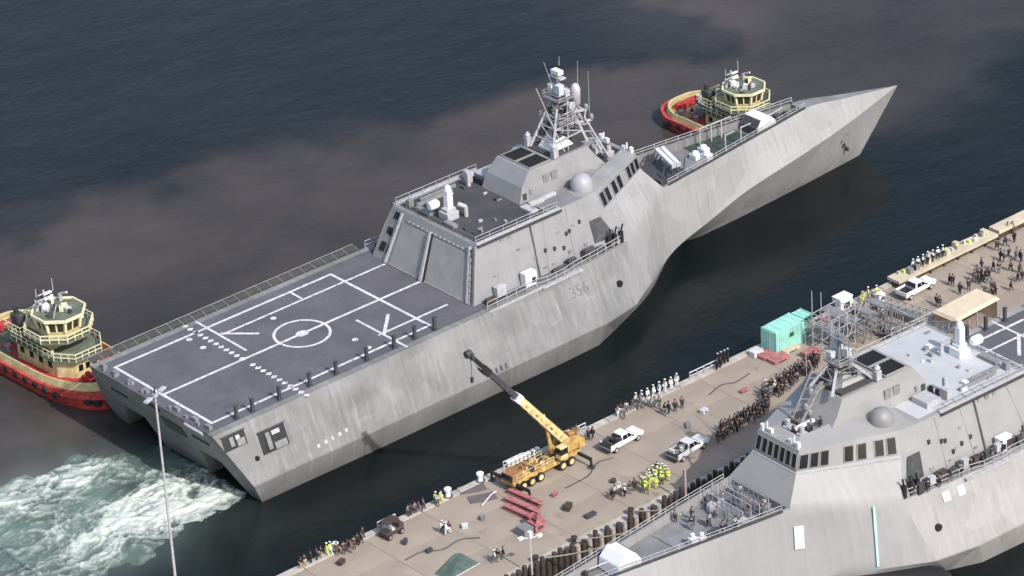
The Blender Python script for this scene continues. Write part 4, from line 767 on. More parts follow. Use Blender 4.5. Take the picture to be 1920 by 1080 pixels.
# ------------------------------------------------------------------ generic quay furniture
def lamp(label, top, base, gap):
    rt = thing('street_lamp', label, 'street lamp', base, 0); h = top-base[2]
    m = MB(); m.tube((0, 0, 0), (0, 0, h), .20, .12, 10); m.build('pole', LGREY, rt); m = MB(); m.box((0, 0, h+.1), (.5, .5, .3)); m.build('pole_cap', LGREY, rt)
    for s in (1, -1):
        m = MB(); m.beam((0, 0, h), (s*.9, s*.35, h+.1), .12); a = m.build('arm', LGREY, rt); m = MB(); m.box((s*1.3, s*.5, h+.1), (1.1, .55, .28), rz=.36); m.build('lamp_head', LGREY, rt, bevel=.05)
    m = MB(); m.tube((0, 0, h), (0, 0, h+.9), .07); m.box((0, 0, h+.75), (.12, .12, .7)); m.build('sensor', BLACK, rt); m = MB(); m.lathe((0, 0, 0), [(.45, 0), (.45, .4), (.2, .5)], 12); m.build('base', CAPC, rt)
# tall pole in the lower left: stands on a nearer pier outside the frame; its foot lies below the picture edge
pb = at(346, 1240, 3.0)
lo_, hi_ = 3.0, 60.0
for _ in range(50):
    mid = (lo_+hi_)/2; d = Vector((pb.x, pb.y, mid))-CAMPOS; yy = 540-FPX*d.dot(_u2)/d.dot(_fw)
    if yy > 742: lo_ = mid
    else: hi_ = mid
lamp('tall grey lamp pole rising over the warship stern and wake at lower left', lo_, (pb.x, pb.y, 3.0), 0)
m = MB(); m.box((pb.x-14, pb.y-6, .5), (44, 16, 5)); tag(m.build('near_pier', CONC), kind='structure')
lb = at(998, 1078, 3.0); rt = thing('street_lamp', 'short white double-headed lamp post at the near quay edge, bottom centre', 'street lamp', (lb.x, lb.y, 3.05))
m = MB(); m.tube((0, 0, 0), (0, 0, 5.0), .1, .08); m.build('pole', LINE, rt)
for s in (1, -1): m = MB(); m.beam((0, 0, 4.9), (s*.7, -s*.4, 5.1), .1); m.box((s*1.0, -s*.5, 5.1), (.7, .4, .3)); m.build('lamp_head', WHITE, rt)
m = MB(); m.box((0, 0, 5.5), (.45, .45, .7)); m.build('lamp_top', WHITE, rt)
for q, lbl, h in (((1524, 640), 'slim pole at the right end of the teal container', 7.2), ((1541, 640), 'slim pole just right of the teal container, one of two', 7.0)):
    p = at(*q); r_ = thing('flag_pole', lbl, 'pole', (p.x, p.y, 3.05)); m = MB(); m.tube((0, 0, 0), (0, 0, h), .07, .05, 6); m.build('pole', LGREY, r_); m = MB(); m.lathe((0, 0, 0), [(.25, 0), (.25, .2)], 8); m.build('foot', CAPC, r_)

def container(label, p, L, Wd, H, rz, m_):
    rt = thing('container', label, 'container', (p[0], p[1], 3.05), rz)
    m = MB(); m.box((0, 0, H/2), (L, Wd, H)); b = m.build('shell', m_, rt)
    for s in (1, -1):
        m = MB()
        for k in range(int(L/.35)): m.box((-L/2+.3+k*.35, s*(Wd/2+.03), H/2), (.16, .06, H-.4))
        m.beam((-L/2, s*(Wd/2+.02), H-.15), (L/2, s*(Wd/2+.02), H-.15), .06, .3); m.beam((-L/2, s*(Wd/2+.02), .15), (L/2, s*(Wd/2+.02), .15), .06, .3); m.build('corrugation', m_, rt)
    for x in (-1, 1):
        for y in (-1, 1): m = MB(); m.box((x*L/2*.995, y*Wd/2*.995, H/2), (.18, .18, H+.04)); m.build('corner_post', m_, rt)
    for y in (-.5, .5): m = MB(); m.box((-L/2-.04, y*Wd*.46, H/2), (.07, Wd*.42, H-.3)); d = m.build('door', m_, rt); m = MB(); m.tube((-L/2-.12, y*.3, .3), (-L/2-.12, y*.3, H-.3), .03); m.build('handle', LGREY, d)
    m = MB()
    for k in range(5): m.box((-L/2+L*(k+.5)/5, 0, H+.02), (L/5-.1, Wd-.2, .05))
    m.build('roof_panel', m_, rt)
    for x, hh in ((L*.02, .55), (L*.09, .55)): m = MB(); m.box((x, -Wd/2-.05, H*.6), (.45, .08, hh)); m.build('placard', mat('sign_dark_green', (.03, .12, .10), .5), rt)
    return rt
ca, cb, cc = at(1434, 661), at(1456, 667), at(1507, 640)
ang = math.atan2(cc.y-cb.y, cc.x-cb.x); L_ = (cc-cb).length; mid = cb.lerp(cc, .5)+Vector((-math.sin(ang), math.cos(ang), 0))*1.25
container('bright teal shipping container standing at the quay edge', mid, L_, 2.5, 3.2, ang, TEAL)
r_ = thing('stair_frame', 'teal stair frame attached at the right of the teal container', 'stairs', (mid.x+math.cos(ang)*(L_/2+1.1), mid.y+math.sin(ang)*(L_/2+1.1), 3.05), ang)
m = MB()
for x in (-.8, .8):
    for y in (-1, 1): m.beam((x, y, 0), (x, y, 3.2), .12)
for z in (.1, 1.6, 3.1): m.beam((-.8, -1, z), (.8, -1, z), .1); m.beam((-.8, 1, z), (.8, 1, z), .1); m.beam((-.8, -1, z), (-.8, 1, z), .1); m.beam((.8, -1, z), (.8, 1, z), .1)
m.beam((-.8, -1, 0), (.8, -1, 3.0), .1); m.build('frame', TEAL, r_)
for k in range(9): m = MB(); m.box((-.7+k*.17, 0, .2+k*.31), (.26, 1.8, .06)); m.build('step', TEAL, r_)
m = MB(); m.box((0, 0, 3.05), (1.6, 2, .08)); m.build('landing', TEAL, r_)
# tan roofed shelter near the moored ship's stern
p = at(1812, 612); r_ = thing('shelter', 'tan canvas-roofed shelter on the quay behind the moored warship', 'shelter', (p.x, p.y, 3.05), R(2))
m = MB(); m.frustum([(-4.2, -2.0, 2.9), (4.2, -2.0, 2.9), (4.2, 2.0, 2.9), (-4.2, 2.0, 2.9)], [(-3.9, -1.7, 3.3), (3.9, -1.7, 3.3), (3.9, 1.7, 3.3), (-3.9, 1.7, 3.3)]); m.build('roof', TANM, r_)
for x in (-3.9, 0, 3.9):
    for y in (-1.8, 1.8): m = MB(); m.box((x, y, 1.45), (.12, .12, 2.9)); m.build('post', LGREY, r_)
m = MB(); m.box((0, 1.8, 1.45), (7.8, .06, 2.7)); m.build('side_wall', TANM, r_)
m = MB(); m.box((3.95, 0, 1.45), (.06, 3.6, 2.7)); m.build('side_wall', TANM, r_)

# gangway tower, brow and fencing (pale grey metalwork behind the crowd)
def scaffold(label, p, L, Wd, H, nx, ny, nz, rz, m_=LGREY):
    r_ = thing('scaffold_tower', label, 'scaffold', (p[0], p[1], 3.05), rz); m = MB()
    for i in range(nx+1):
        for j in range(ny+1): m.beam((L*i/nx, Wd*j/ny, 0), (L*i/nx, Wd*j/ny, H), .1)
    m.build('upright', m_, r_); m = MB()
    for k in range(nz+1):
        z = H*k/nz
        for j in range(ny+1): m.beam((0, Wd*j/ny, z), (L, Wd*j/ny, z), .08)
        for i in range(nx+1): m.beam((L*i/nx, 0, z), (L*i/nx, Wd, z), .08)
    m.build('ledger', m_, r_); m = MB()
    for i in range(nx): m.beam((L*i/nx, 0, 0 if i % 2 else H), (L*(i+1)/nx, 0, H if i % 2 else 0), .07)
    m.build('brace', m_, r_)
    for k in range(1, nz+1):
        for i in range(nx):
            if (i+k) % 2: continue
            m = MB(); m.box((L*(i+.5)/nx, Wd/2, H*k/nz+.05), (L/nx*.9, Wd*.8, .07)); m.build('platform', MGREY, r_)
    return r_
p = at(1560, 668); scaffold('pale scaffold tower beside the poles right of the teal container', p, 4.5, 3.2, 5.0, 3, 2, 3, R(4))
p = at(1608, 652); scaffold('grey scaffold staging in the middle of the quay metalwork', p, 6.5, 3.6, 3.4, 5, 2, 2, R(3), MGREY)
def brow(label, a, b, z0, z1):
    a = Vector((a.x, a.y, z0)); b = Vector((b.x, b.y, z1)); r_ = thing('gangway', label, 'gangway', a, math.atan2(b.y-a.y, b.x-a.x)); L = math.hypot(b.x-a.x, b.y-a.y); dz = z1-z0; n = max(4, int(L/1.2))
    m = MB(); m.frustum([(0, -.6, 0), (L, -.6, dz), (L, .6, dz), (0, .6, 0)], [(0, -.6, .12), (L, -.6, dz+.12), (L, .6, dz+.12), (0, .6, .12)]); m.build('walkway', MGREY, r_)
    for s in (1, -1):
        m = MB(); m.beam((0, s*.6, 1.2), (L, s*.6, dz+1.2), .1); m.beam((0, s*.6, .15), (L, s*.6, dz+.15), .1)
        for k in range(n+1): x = L*k/n; z = dz*k/n; m.beam((x, s*.6, z), (x, s*.6, z+1.2), .07)
        for k in range(n): x = L*k/n; x2 = L*(k+1)/n; m.beam((x, s*.6, dz*k/n+.1), (x2, s*.6, dz*(k+1)/n+1.2), .06)
        m.build('handrail', LGREY, r_)
brow('grey truss gangway from the quay up to the moored warship side', at(1655, 628), M2 @ Vector((33, -12.9, 0)), 3.3, 10.4)
brow('low grey truss gangway lying on the quay left of the white car', at(1640, 575), at(1745, 620), 3.3, 4.4)
for k, (a, b) in enumerate((((1672, 650), (1715, 634)), ((1715, 634), (1760, 612)), ((1650, 600), (1700, 622)))):
    p, q = at(*a), at(*b); r_ = thing('fence', ['left length of pale vertical-bar fence by the moored warship', 'right length of pale vertical-bar fence by the moored warship', 'pale bar fence running beside the low gangway'][k], 'fence', (p.x, p.y, 3.05), math.atan2(q.y-p.y, q.x-p.x), 'pale bar fences by the moored warship'); L = (q-p).length
    for j in range(int(L/.45)): m = MB(); m.box((j*.45, 0, 1.3), (.09, .09, 2.6)); m.build('bar', BEIGE if k < 2 else LGREY, r_)
    m = MB(); m.beam((0, 0, 2.5), (L, 0, 2.5), .12); m.beam((0, 0, .3), (L, 0, .3), .12); m.build('fence_rail', LGREY, r_)
bg_ = [at(*v, 2.2) for v in ((1478, 1083), (1600, 1068), (1740, 1057), (1768, 1060), (1782, 1070), (1790, 1086), (1800, 1250), (1478, 1250))]
m = MB(); m.prism([(p.x, p.y) for p in bg_], -.5, 2.2); tag(m.build('work_float', BLACK, bevel=.3), 'black flat float beside the moored warship, cut off by the bottom edge', 'float')  # added float shape, in place of a dark part of the camera aircraft
def crate(name, label, cat, q, d, m_, rz=0., z=3.05, parts=None, group=None):
    p = at(*q); r_ = thing(name, label, cat, (p.x, p.y, z), rz, group); m = MB(); m.box((0, 0, d[2]/2), d); m.build('body', m_, r_, bevel=.05)
    m = MB(); m.box((0, 0, d[2]+.04), (d[0]*1.03, d[1]*1.03, .1)); m.build('lid', m_, r_)
    m = MB(); m.box((0, -d[1]/2-.03, d[2]*.55), (d[0]*.5, .06, d[2]*.35)); m.build('front_panel', DGREY, r_)
    return r_
crate('generator', 'white cabinet at the quay edge right of the two slim poles', 'cabinet', (1580, 584), (2.2, 1.6, 2.2), WHITE)
crate('generator', 'small white generator with dark front below the white cabinet', 'generator', (1572, 610), (2.0, 1.3, 1.2), WHITE)
crate('locker', 'pale locker near the yellow-vested workers by the quay edge', 'locker', (1650, 566), (1.1, .9, 1.1), WHITE)
crate('bin', 'dark red bin on the quay between teal container and crowd', 'bin', (1552, 606), (2.2, 1.2, .9), PINK)
crate('crate', 'dark red crate behind the crowd near the scaffold tower', 'crate', (1520, 668), (2.2, 1.4, .7), PINK)
crate('crate', 'small pale crate on the quay left of the teal container', 'crate', (1418, 667), (1.6, 1.1, .7), LINE)
for k, q in enumerate(((1480, 657), (1460, 676), (1440, 668))): crate('pallet', ['tan pallet of gear in front of the teal container', 'pink pallet nearest the crowd left of the scaffold', 'low pink pallet at the left foot of the teal container'][k], 'pallet', q, (2.6, 1.5, .35), [BEIGE, PINK, PINK][k])
# mooring bollards and short white posts on the far edge
def bollard(label, q, group, m_=CAPC, sc=1.):
    p = at(*q); p.y = min(p.y, -34.75); r_ = thing('bollard', label, 'bollard', (p.x, p.y, 3.2), 0, group); m = MB(); m.lathe((0, 0, 0), [(.30*sc, 0), (.24*sc, .15), (.22*sc, .55*sc), (.36*sc, .65*sc), (.36*sc, .85*sc), (.2*sc, .95*sc)], 12); m.build('post', m_, r_); m = MB(); m.lathe((0, 0, -.02), [(.48*sc, 0), (.48*sc, .08)], 12); m.build('base_plate', DGREY, r_)
bollard('white bollard alone on the quay edge left of the crane', (881, 893), 'white bollards on the quay edge', WHITE, 1.3)
bollard('white bollard behind the yellow-vested worker on the quay edge', (826, 925), 'white bollards on the quay edge', WHITE, 1.3)
bollard('white bollard furthest left on the far quay edge, by the yellow vest', (612, 1024), 'white bollards on the quay edge', WHITE, 1.2)
for k in range(8):
    bollard('short white post, %s from the left in the row behind the crane' % ['first', 'second', 'third', 'fourth', 'fifth', 'sixth', 'seventh', 'eighth'][k] , (943+k*7.2, 872-k*3.9), 'short white posts behind the crane', WHITE, .9)
for k in range(4):
    p = at(1342+k*7, 688-k*2.6); p.y = min(p.y, -34.8); r_ = thing('edge_post', 'black upright post, %s from the left of four on the far quay edge' % ['first', 'second', 'third', 'fourth'][k], 'post', (p.x, p.y, 3.2), 0, 'black posts on the far quay edge'); m = MB(); m.tube((0, 0, 0), (0, 0, 1.9), .16); m.build('post', BLACK, r_); m = MB(); m.box((0, 0, 1.9), (.25, .25, .12)); m.build('cap', LGREY, r_)
for k, (a, b, lb_) in enumerate((((1280, 708), (1340, 686), 'white barrier on the quay edge left of the black posts'), ((925, 872), (975, 862), 'low white barrier on the quay edge left of the crane'), ((1075, 820), (1082, 800), 'pale portable rail on the quay edge behind the crane'), ((690, 985), (730, 973), 'pale barrier on the quay edge behind the dark cart'))):
    p, q = at(*a), at(*b); p.y = min(p.y, -34.7); q.y = min(q.y, -34.7); r_ = thing('barrier', lb_, 'barrier', (p.x, p.y, 3.2), math.atan2(q.y-p.y, q.x-p.x)); L = (q-p).length; m = MB(); n = max(2, int(L/1.1))
    for j in range(n+1): m.beam((L*j/n, 0, 0), (L*j/n, 0, 1.0), .09)
    m.build('post', LGREY, r_); m = MB(); m.beam((0, 0, 1), (L, 0, 1), .1); m.beam((0, 0, .5), (L, 0, .5), .09); m.build('crossbar', LINE, r_)
# pink-red steel beams, stack and red gear near the crane
for k, (a, b) in enumerate((((948, 940), (1012, 968)), ((948, 955), (1014, 985)), ((955, 925), (1016, 952)))):
    p, q = at(*a), at(*b); r_ = thing('steel_beam', ['middle of three faded red steel beams below the crane', 'lowest of three faded red steel beams below the crane', 'topmost of three faded red steel beams below the crane'][k], 'steel beam', (p.x, p.y, 3.05), math.atan2(q.y-p.y, q.x-p.x), 'faded red steel beams by the crane'); L = (q-p).length
    m = MB(); m.box((L/2, 0, .1), (L, .7, .1)); m.box((L/2, 0, .6), (L, .7, .1)); m.build('flange', PINK, r_); m = MB(); m.box((L/2, 0, .35), (L, .12, .42)); m.build('web', PINK, r_)
r_ = crate('winch_skid', 'pink-red winch skid beside the near quay edge below the steel beams', 'winch', (1006, 992), (1.6, 1.6, 1.0), PINK); m = MB(); m.lathe((0, 0, 1.5), [(.5, -.7), (.5, -.6), (.3, -.6), (.3, .6), (.5, .6), (.5, .7)], 12, 'Y'); m.build('drum', PINK, r_); m = MB(); m.beam((-.6, -.6, 1), (0, -.6, 2.6), .12); m.beam((.6, -.6, 1), (0, -.6, 2.6), .12); m.build('frame', PINK, r_)
crate('crate', 'dark box with pale side left of the pink winch skid', 'crate', (985, 1004), (1.4, 1.6, 1.1), MGREY)
crate('crate', 'tiny dark crate on open concrete right of the crane outrigger', 'crate', (1107, 969), (1.5, .7, .3), DGREY)
crate('toolbox', 'small dark toolbox alone on open concrete left of the green tarpaulin', 'toolbox', (805, 1036), (.8, .5, .4), DGREY)
# dragged ladder-like pale pipe on a shadow laid as dark sheets
p = at(925, 932); m = MB(); pts = [at(903, 948, 3.2), at(912, 938, 3.3), at(920, 928, 3.35), at(930, 921, 3.3)]
for a, b in zip(pts[:-1], pts[1:]): m.tube(a, b, .1)
tag(m.build('hose', LINE), 'short curved white hose lying left of the crane', 'hose')
for k, q in enumerate(((885, 918), (905, 935))): crate('mat', ['dark rubber mat flat on the quay left of the crane, upper one', 'dark rubber mat under the curved white hose'][k], 'mat', q, (3.2, 1.6, .06), mat('mat_brown', (.13, .11, .11), .9), R(-25))  # thin dark sheets stand in for the cast shadow beside the crane
# green tarpaulin over a stack, bottom
p = at(853, 1062); r_ = thing('tarpaulin', 'dark green tarpaulin over a low heap near the bottom edge', 'tarpaulin', (p.x, p.y, 3.05), R(8))
m = MB(); pts0 = [(-2.6, -1.6, 0), (2.2, -2.0, 0), (2.6, 1.3, 0), (1.9, 1.8, 0), (-1.2, 1.2, 0), (-2.9, .8, 0)]; m.frustum(pts0, [(x*.8, y*.75, .35+.15*math.sin(x*3+y)) for x, y, _ in pts0]); m.build('cover', TARP, r_, bevel=.12); m = MB(); m.beam((-2.6, -1.6, .05), (2.2, -2.0, .05), .08); m.build('rope', LINE, r_)

# ------------------------------------------------------------------ vehicles
def wheel(parent, x, y, r, wd=.26, rimm=LGREY):
    m = MB(); m.lathe((x, y, r), [(r*.72, -wd/2), (r, -wd/2+.04), (r, wd/2-.04), (r*.72, wd/2)], 14, 'Y'); t = m.build('wheel', BLACK, parent); m = MB(); m.lathe((x, y, r), [(r*.6, -wd/2-.01), (r*.62, wd/2+.01)], 12, 'Y'); m.build('rim', rimm, t)
def pickup(label, q, rz, load, body=WHITE, cargo=None):
    p = at(*q); r_ = thing('pickup_truck', label, 'pickup truck', (p.x, p.y, 3.06), rz); L = 5.9
    def sect(x0, x1, z0, z1, w0, w1, xi0=0, xi1=0): return ([(x0, -w0, z0), (x1, -w0, z0), (x1, w0, z0), (x0, w0, z0)], [(x0+xi0, -w1, z1), (x1-xi1, -w1, z1), (x1-xi1, w1, z1), (x0+xi0, w1, z1)])
    m = MB(); m.frustum(*sect(-2.9, 3.0, .5, .95, .98, 1.0)); m.frustum(*sect(1.0, 2.95, .95, 1.15, 1.0, .88, 0, .15)); m.frustum(*sect(-.9, 1.25, .95, 1.2, 1.0, .98)); m.build('body', body, r_, bevel=.07)
    m = MB(); m.frustum(*sect(-.95, 1.3, 1.2, 1.85, .95, .72, .3, .75)); cb_ = m.build('cab', body, r_, bevel=.05)
    m = MB(); m.slab([(1.34, -.84, 1.2), (1.34, .84, 1.2), (.66, .66, 1.8), (.66, -.66, 1.8)], .03); m.build('windscreen', GLASS, cb_)
    for s in (1, -1): m = MB(); m.slab([(-.72, s*.975, 1.24), (.18, s*.975, 1.24), (.05, s*.80, 1.72), (-.55, s*.80, 1.72)], .02*s); m.slab([(.26, s*.975, 1.24), (1.0, s*.965, 1.24), (.52, s*.79, 1.72), (.15, s*.80, 1.72)], .02*s); m.build('side_window', GLASS, cb_)
    m = MB(); m.slab([(-1.0, .8, 1.25), (-1.0, -.8, 1.25), (-.72, -.66, 1.75), (-.72, .66, 1.75)], .03); m.build('rear_window', GLASS, cb_)
    m = MB(); m.box((-1.95, .97, 1.1), (1.95, .1, .42)); m.box((-1.95, -.97, 1.1), (1.95, .1, .42)); m.build('bed_side', body, r_); m = MB(); m.box((-2.9, 0, 1.1), (.08, 1.9, .42)); m.build('tailgate', body if cargo is None else DGREY, r_)
    m = MB(); m.box((-1.95, 0, .97), (1.85, 1.82, .05)); m.build('bed_floor', BLACK, r_)
    for x in (-1.95, 1.95):
        for y in (-.9, .9): wheel(r_, x, y, .4)
    m = MB(); m.box((3.02, 0, .62), (.12, 1.9, .25)); m.box((-2.98, 0, .6), (.12, 1.9, .2)); m.build('bumper', DGREY, r_)
    for s in (1, -1): m = MB(); m.box((2.98, s*.75, .98), (.08, .35, .18)); m.build('headlight', LINE, r_); m = MB(); m.box((.95, s*1.1, 1.3), (.12, .2, .16)); m.build('mirror', BLACK, r_)
    if cargo: 
        for k in range(5): m = MB(); m.box((-2.6+k*.38, random.uniform(-.6, .6), 1.3), (.35, random.uniform(.4, .9), random.uniform(.4, .8)), rz=random.random()); m.build('cargo', cargo[k % len(cargo)], r_)
    return r_
pickup('white pickup nearest the crane, dark clutter in its open bed', (1166, 834), R(5), True, WHITE, [TIMB, DGREY, BLACK])
pickup('pale pickup half in the moored warship shadow, boxes in its bed', (1290, 850), R(7), True, mat('silver_paint', (.66, .66, .66), .35), [LINE, MGREY, DGREY])
p_ = pickup('white pickup parked by the raised beige walkway at upper right', (1717, 549), R(3), False)
# small dark utility cart with roof frame
p = at(735, 1004); r_ = thing('utility_cart', 'dark brown utility cart with open roof frame by the left quay edge', 'utility cart', (p.x, p.y, 3.06), R(6)); BR = mat('cart_brown', (.07, .045, .04), .6)
m = MB(); m.box((0, 0, .75), (2.9, 1.4, .5)); m.box((1.1, 0, 1.15), (.9, 1.3, .4)); m.build('body', BR, r_, bevel=.08); m = MB(); m.box((-.2, 0, 2.15), (2.0, 1.4, .1)); m.build('roof', BR, r_)
for x in (-1.1, .7):
    for y in (-.6, .6): m = MB(); m.beam((x, y, .9), (x, y, 2.1), .1); m.build('roof_post', BR, r_)
for y in (-.35, .35): m = MB(); m.box((-.2, y, 1.1), (.5, .5, .25)); m.box((-.45, y, 1.45), (.12, .5, .6)); m.build('seat', LINE, r_)
for x in (-1, 1):
    for y in (-.7, .7): wheel(r_, x, y, .38, .25, MGREY)

# crane
def crane():
    base = at(1018, 888); r_ = thing('mobile_crane', 'yellow mobile crane with raised boom and dark extended tip at the quay edge', 'crane', (base.x, base.y, 3.06), R(2)); P = lambda mb, n, m, par=None, **k: mb.build(n, m, par or r_, **k)
    m = MB(); m.box((-.2, 0, 1.25), (11.2, 2.3, .55)); m.box((-.2, 0, .95), (10.4, 1.5, .3)); P(m, 'chassis', YEL, bevel=.05)
    for x in (-4.3, -2.9, -1.5, 2.2, 3.6):
        for y in (-1.15, 1.15): wheel(r_, x, y, .62, .5, YCREAM)
    for x0, s in ((-5.3, 1), (-5.3, -1), (4.9, 1), (4.9, -1)):
        m = MB(); m.beam((x0, 0, 1.15), (x0, s*3.4, 1.15), .3, .35); m.beam((x0, s*3.4, 1.25), (x0, s*3.4, .12), .22); o = P(m, 'outrigger', BLACK); m = MB(); m.lathe((x0, s*3.4, 0), [(.5, 0), (.5, .12)], 12); P(m, 'outrigger_pad', DGREY, o)
    m = MB(); m.frustum([(-5.9, -1.1, 1.3), (-4.2, -1.1, 1.3), (-4.2, 1.1, 1.3), (-5.9, 1.1, 1.3)], [(-5.7, -1.0, 2.3), (-4.3, -1.0, 2.6), (-4.3, 1.0, 2.6), (-5.7, 1.0, 2.3)]); cb_ = P(m, 'carrier_cab', ORANGE, bevel=.06); m = MB(); m.slab([(-5.86, 1, 1.6), (-5.86, -1, 1.6), (-5.72, -.95, 2.25), (-5.72, .95, 2.25)], .05); P(m, 'windscreen', GLASS, cb_)
    for k, (x, y, z, a, b, c) in enumerate(((-3.2, .5, 1.8, 1.3, 1.0, .6), (-3.0, -.6, 1.75, 1.6, .8, .5), (-1.7, .7, 1.8, 1.0, .7, .6), (-1.5, -.7, 1.7, 1.0, .7, .4), (-2.2, 0, 2.0, .4, 1.8, .5))): m = MB(); m.box((x, y, z), (a, b, c)); P(m, 'deck_box', [ORANGE, YEL, YCREAM][k % 3], bevel=.04)
    for k in range(16): x, y = random.uniform(-4.0, .6), random.uniform(-.95, .95); m = MB(); m.box((x, y, 1.75+random.random()*.5), (random.uniform(.2, .7), random.uniform(.2, .6), random.uniform(.2, .6)), rz=random.random()); P(m, 'crane_gear', [TIMB, ORANGE, DGREY, YCREAM][k % 4])
    for k in range(7): m = MB(); m.tube((-3.8+k*.42, -1.0, 1.6), (-3.6+k*.42, 1.0, 2.1+.15*(k % 2)), .07); P(m, 'hydraulic_hose', ORANGE)
    # slewing upper works over x=+1.6
    ux = 2.7; m = MB(); m.lathe((ux, 0, 1.5), [(1.15, 0), (1.15, .35)], 18); P(m, 'turntable', DGREY)
    loc0 = Vector((base.x+ux, base.y, 3.06)); bt = at(878, 664, 3.0)
    tipw = Vector((base.x+ux-6.5, base.y+13.0, 0)); 
    # solve boom tip height so the tip bears on the photographed point from the crane
    pv = Vector((base.x+ux, base.y, 3.06+2.6)); dirn = (at(878, 664, 18.0)-CAMPOS).normalized(); best = None
    for k in range(300):
        z = 10+k*.05; t = (z-CAMPOS.z)/dirn.z; w_ = CAMPOS+dirn*t; e = abs((w_-pv).length-22.0)
        if best is None or e < best[0]: best = (e, w_)
    tip = best[1]-Vector((base.x, base.y, 3.06)); tip.rotate(Matrix.Rotation(-R(2), 3, 'Z')); pv = Vector((ux, 0, 2.6)); dr = (tip-pv); L = dr.length; u = dr.normalized(); side = Vector((-u.y, u.x, 0)).normalized(); hd = Vector((u.x, u.y, 0)).normalized()
    piv = pv-hd*1.4; u = (tip-piv).normalized(); L = (tip-piv).length
    def pt(a, b=0, c=0): return piv+u*a+side*b+u.cross(side)*-c
    for s in (1, -1): m = MB(); m.frustum([pv-hd*2.6+side*s*.75+Vector((0, 0, -.8)), pv+hd*1.5+side*s*.75+Vector((0, 0, -.8)), pv+hd*1.2+side*s*.95+Vector((0, 0, -.8)), pv-hd*2.6+side*s*.95+Vector((0, 0, -.8))], [pv-hd*2.2+side*s*.75+Vector((0, 0, 1.0)), pv-hd*.6+side*s*.75+Vector((0, 0, 1.1)), pv-hd*.6+side*s*.95+Vector((0, 0, 1.1)), pv-hd*2.2+side*s*.95+Vector((0, 0, 1.0))]); P(m, 'turret_plate', YEL)
    m = MB(); m.frustum([pv-hd*2.4+side*1.1+Vector((0, 0, -.9)), pv-hd*3.5+side*1.1+Vector((0, 0, -.9)), pv-hd*3.5-side*1.1+Vector((0, 0, -.9)), pv-hd*2.4-side*1.1+Vector((0, 0, -.9))], [pv-hd*2.4+side*1.1+Vector((0, 0, .3)), pv-hd*3.5+side*1.0+Vector((0, 0, .2)), pv-hd*3.5-side*1.0+Vector((0, 0, .2)), pv-hd*2.4-side*1.1+Vector((0, 0, .3))]); P(m, 'counterweight', YEL, bevel=.06)
    cpos = pv+side*1.6+hd*.8; m = MB(); m.box(cpos+Vector((0, 0, .2)), (1.1, 1.0, 1.7)); oc_ = P(m, 'operator_cab', YCREAM, bevel=.08); m = MB(); m.box(cpos+Vector((0, 0, .45)), (1.14, 1.04, .8)); P(m, 'cab_window', GLASS, oc_)
    m = MB(); m.beam(pt(-.6), pt(L*.50), 1.05, 1.1, .9); bm_ = P(m, 'boom', YCREAM)
    m = MB(); m.beam(pt(L*.495, 0, 0), pt(L*.53), 1.1, 1.05); m.build('boom_collar', WHITE, r_)
    for a in (.16, .28, .40, .47): m = MB(); c0 = pt(L*a, 0, .56); m.beam(pt(L*a-.2, 0, .54), pt(L*a+.3, 0, .54), .35, .06); P(m, 'boom_mark', BLACK, bm_)
    m = MB(); m.beam(pt(L*.50), pt(L*.80), .68, .72, .62); m.build('boom_section', DGREY, r_)
    m = MB(); m.beam(pt(L*.79), pt(L*.985), .52, .55, .5); m.build('boom_tip_section', BLACK, r_)
    m = MB(); m.beam(pt(L*.86, 0, .3), pt(L*.96, 0, .3), .3, .08); m.build('white_decal', WHITE, r_)
    m = MB(); m.beam(pt(L*.80, .0, .1), pt(L*.86, 0, .1), .95, .9); m.build('section_collar', BLACK, r_)
    m = MB(); m.lathe(pt(L), [(.45, -.4), (.5, -.3), (.5, .3), (.45, .4)], 12, 'X'); m.box(pt(L*.99, .5), (.35, .5, .8)); m.box(pt(L*.98, -.5), (.4, .5, .7)); m.build('sheave_head', DGREY, r_)
    for k in range(9):
        a = L*(.02+.05*k)
        for sd in (1, -1): m = MB(); m.beam(pt(a, sd*.53, .1), pt(a+.55, sd*.53, .1), .06, .28); P(m, 'boom_plate', ORANGE if k % 3 == 0 else YEL, bm_)
    for k in range(6): m = MB(); q0 = pv-hd*3.52+side*(-.9+.36*k)+Vector((0, 0, -.8)); m.beam(q0, q0+Vector((0, 0, .9)), .14, .04); P(m, 'chevron_stripe', BLACK)
    rail('deck_handrail', [(-5.2, -1.1, 1.55), (.9, -1.1, 1.55)], .8, r_, YCREAM, 1.0, .05); rail('deck_handrail', [(-5.2, 1.1, 1.55), (.9, 1.1, 1.55)], .8, r_, YCREAM, 1.0, .05)
    hk = pt(L*.995, .3); m = MB(); m.tube(hk, hk-Vector((0, 0, 3.0)), .04, n=5); m.box(hk-Vector((0, 0, 3.3)), (.3, .3, .7)); m.build('hook_block', DGREY, r_)
    m = MB(); m.tube(pv+hd*1.0+Vector((0, 0, -.5)), pt(L*.27, 0, -.6), .26, .18); m.build('lift_cylinder', YEL, r_); m = MB(); m.tube(pv-hd*1.8+Vector((0, 0, .9)), pt(L*.9, 0, .5), .035, n=5); m.build('hoist_rope', DGREY, r_)
    m = MB(); m.lathe(pv-hd*2.0+Vector((0, 0, .9)), [(.6, -.6), (.6, -.5), (.4, -.5), (.4, .5), (.6, .5), (.6, .6)], 12, 'X'); m.build('winch_drum', ORANGE, r_)
crane()

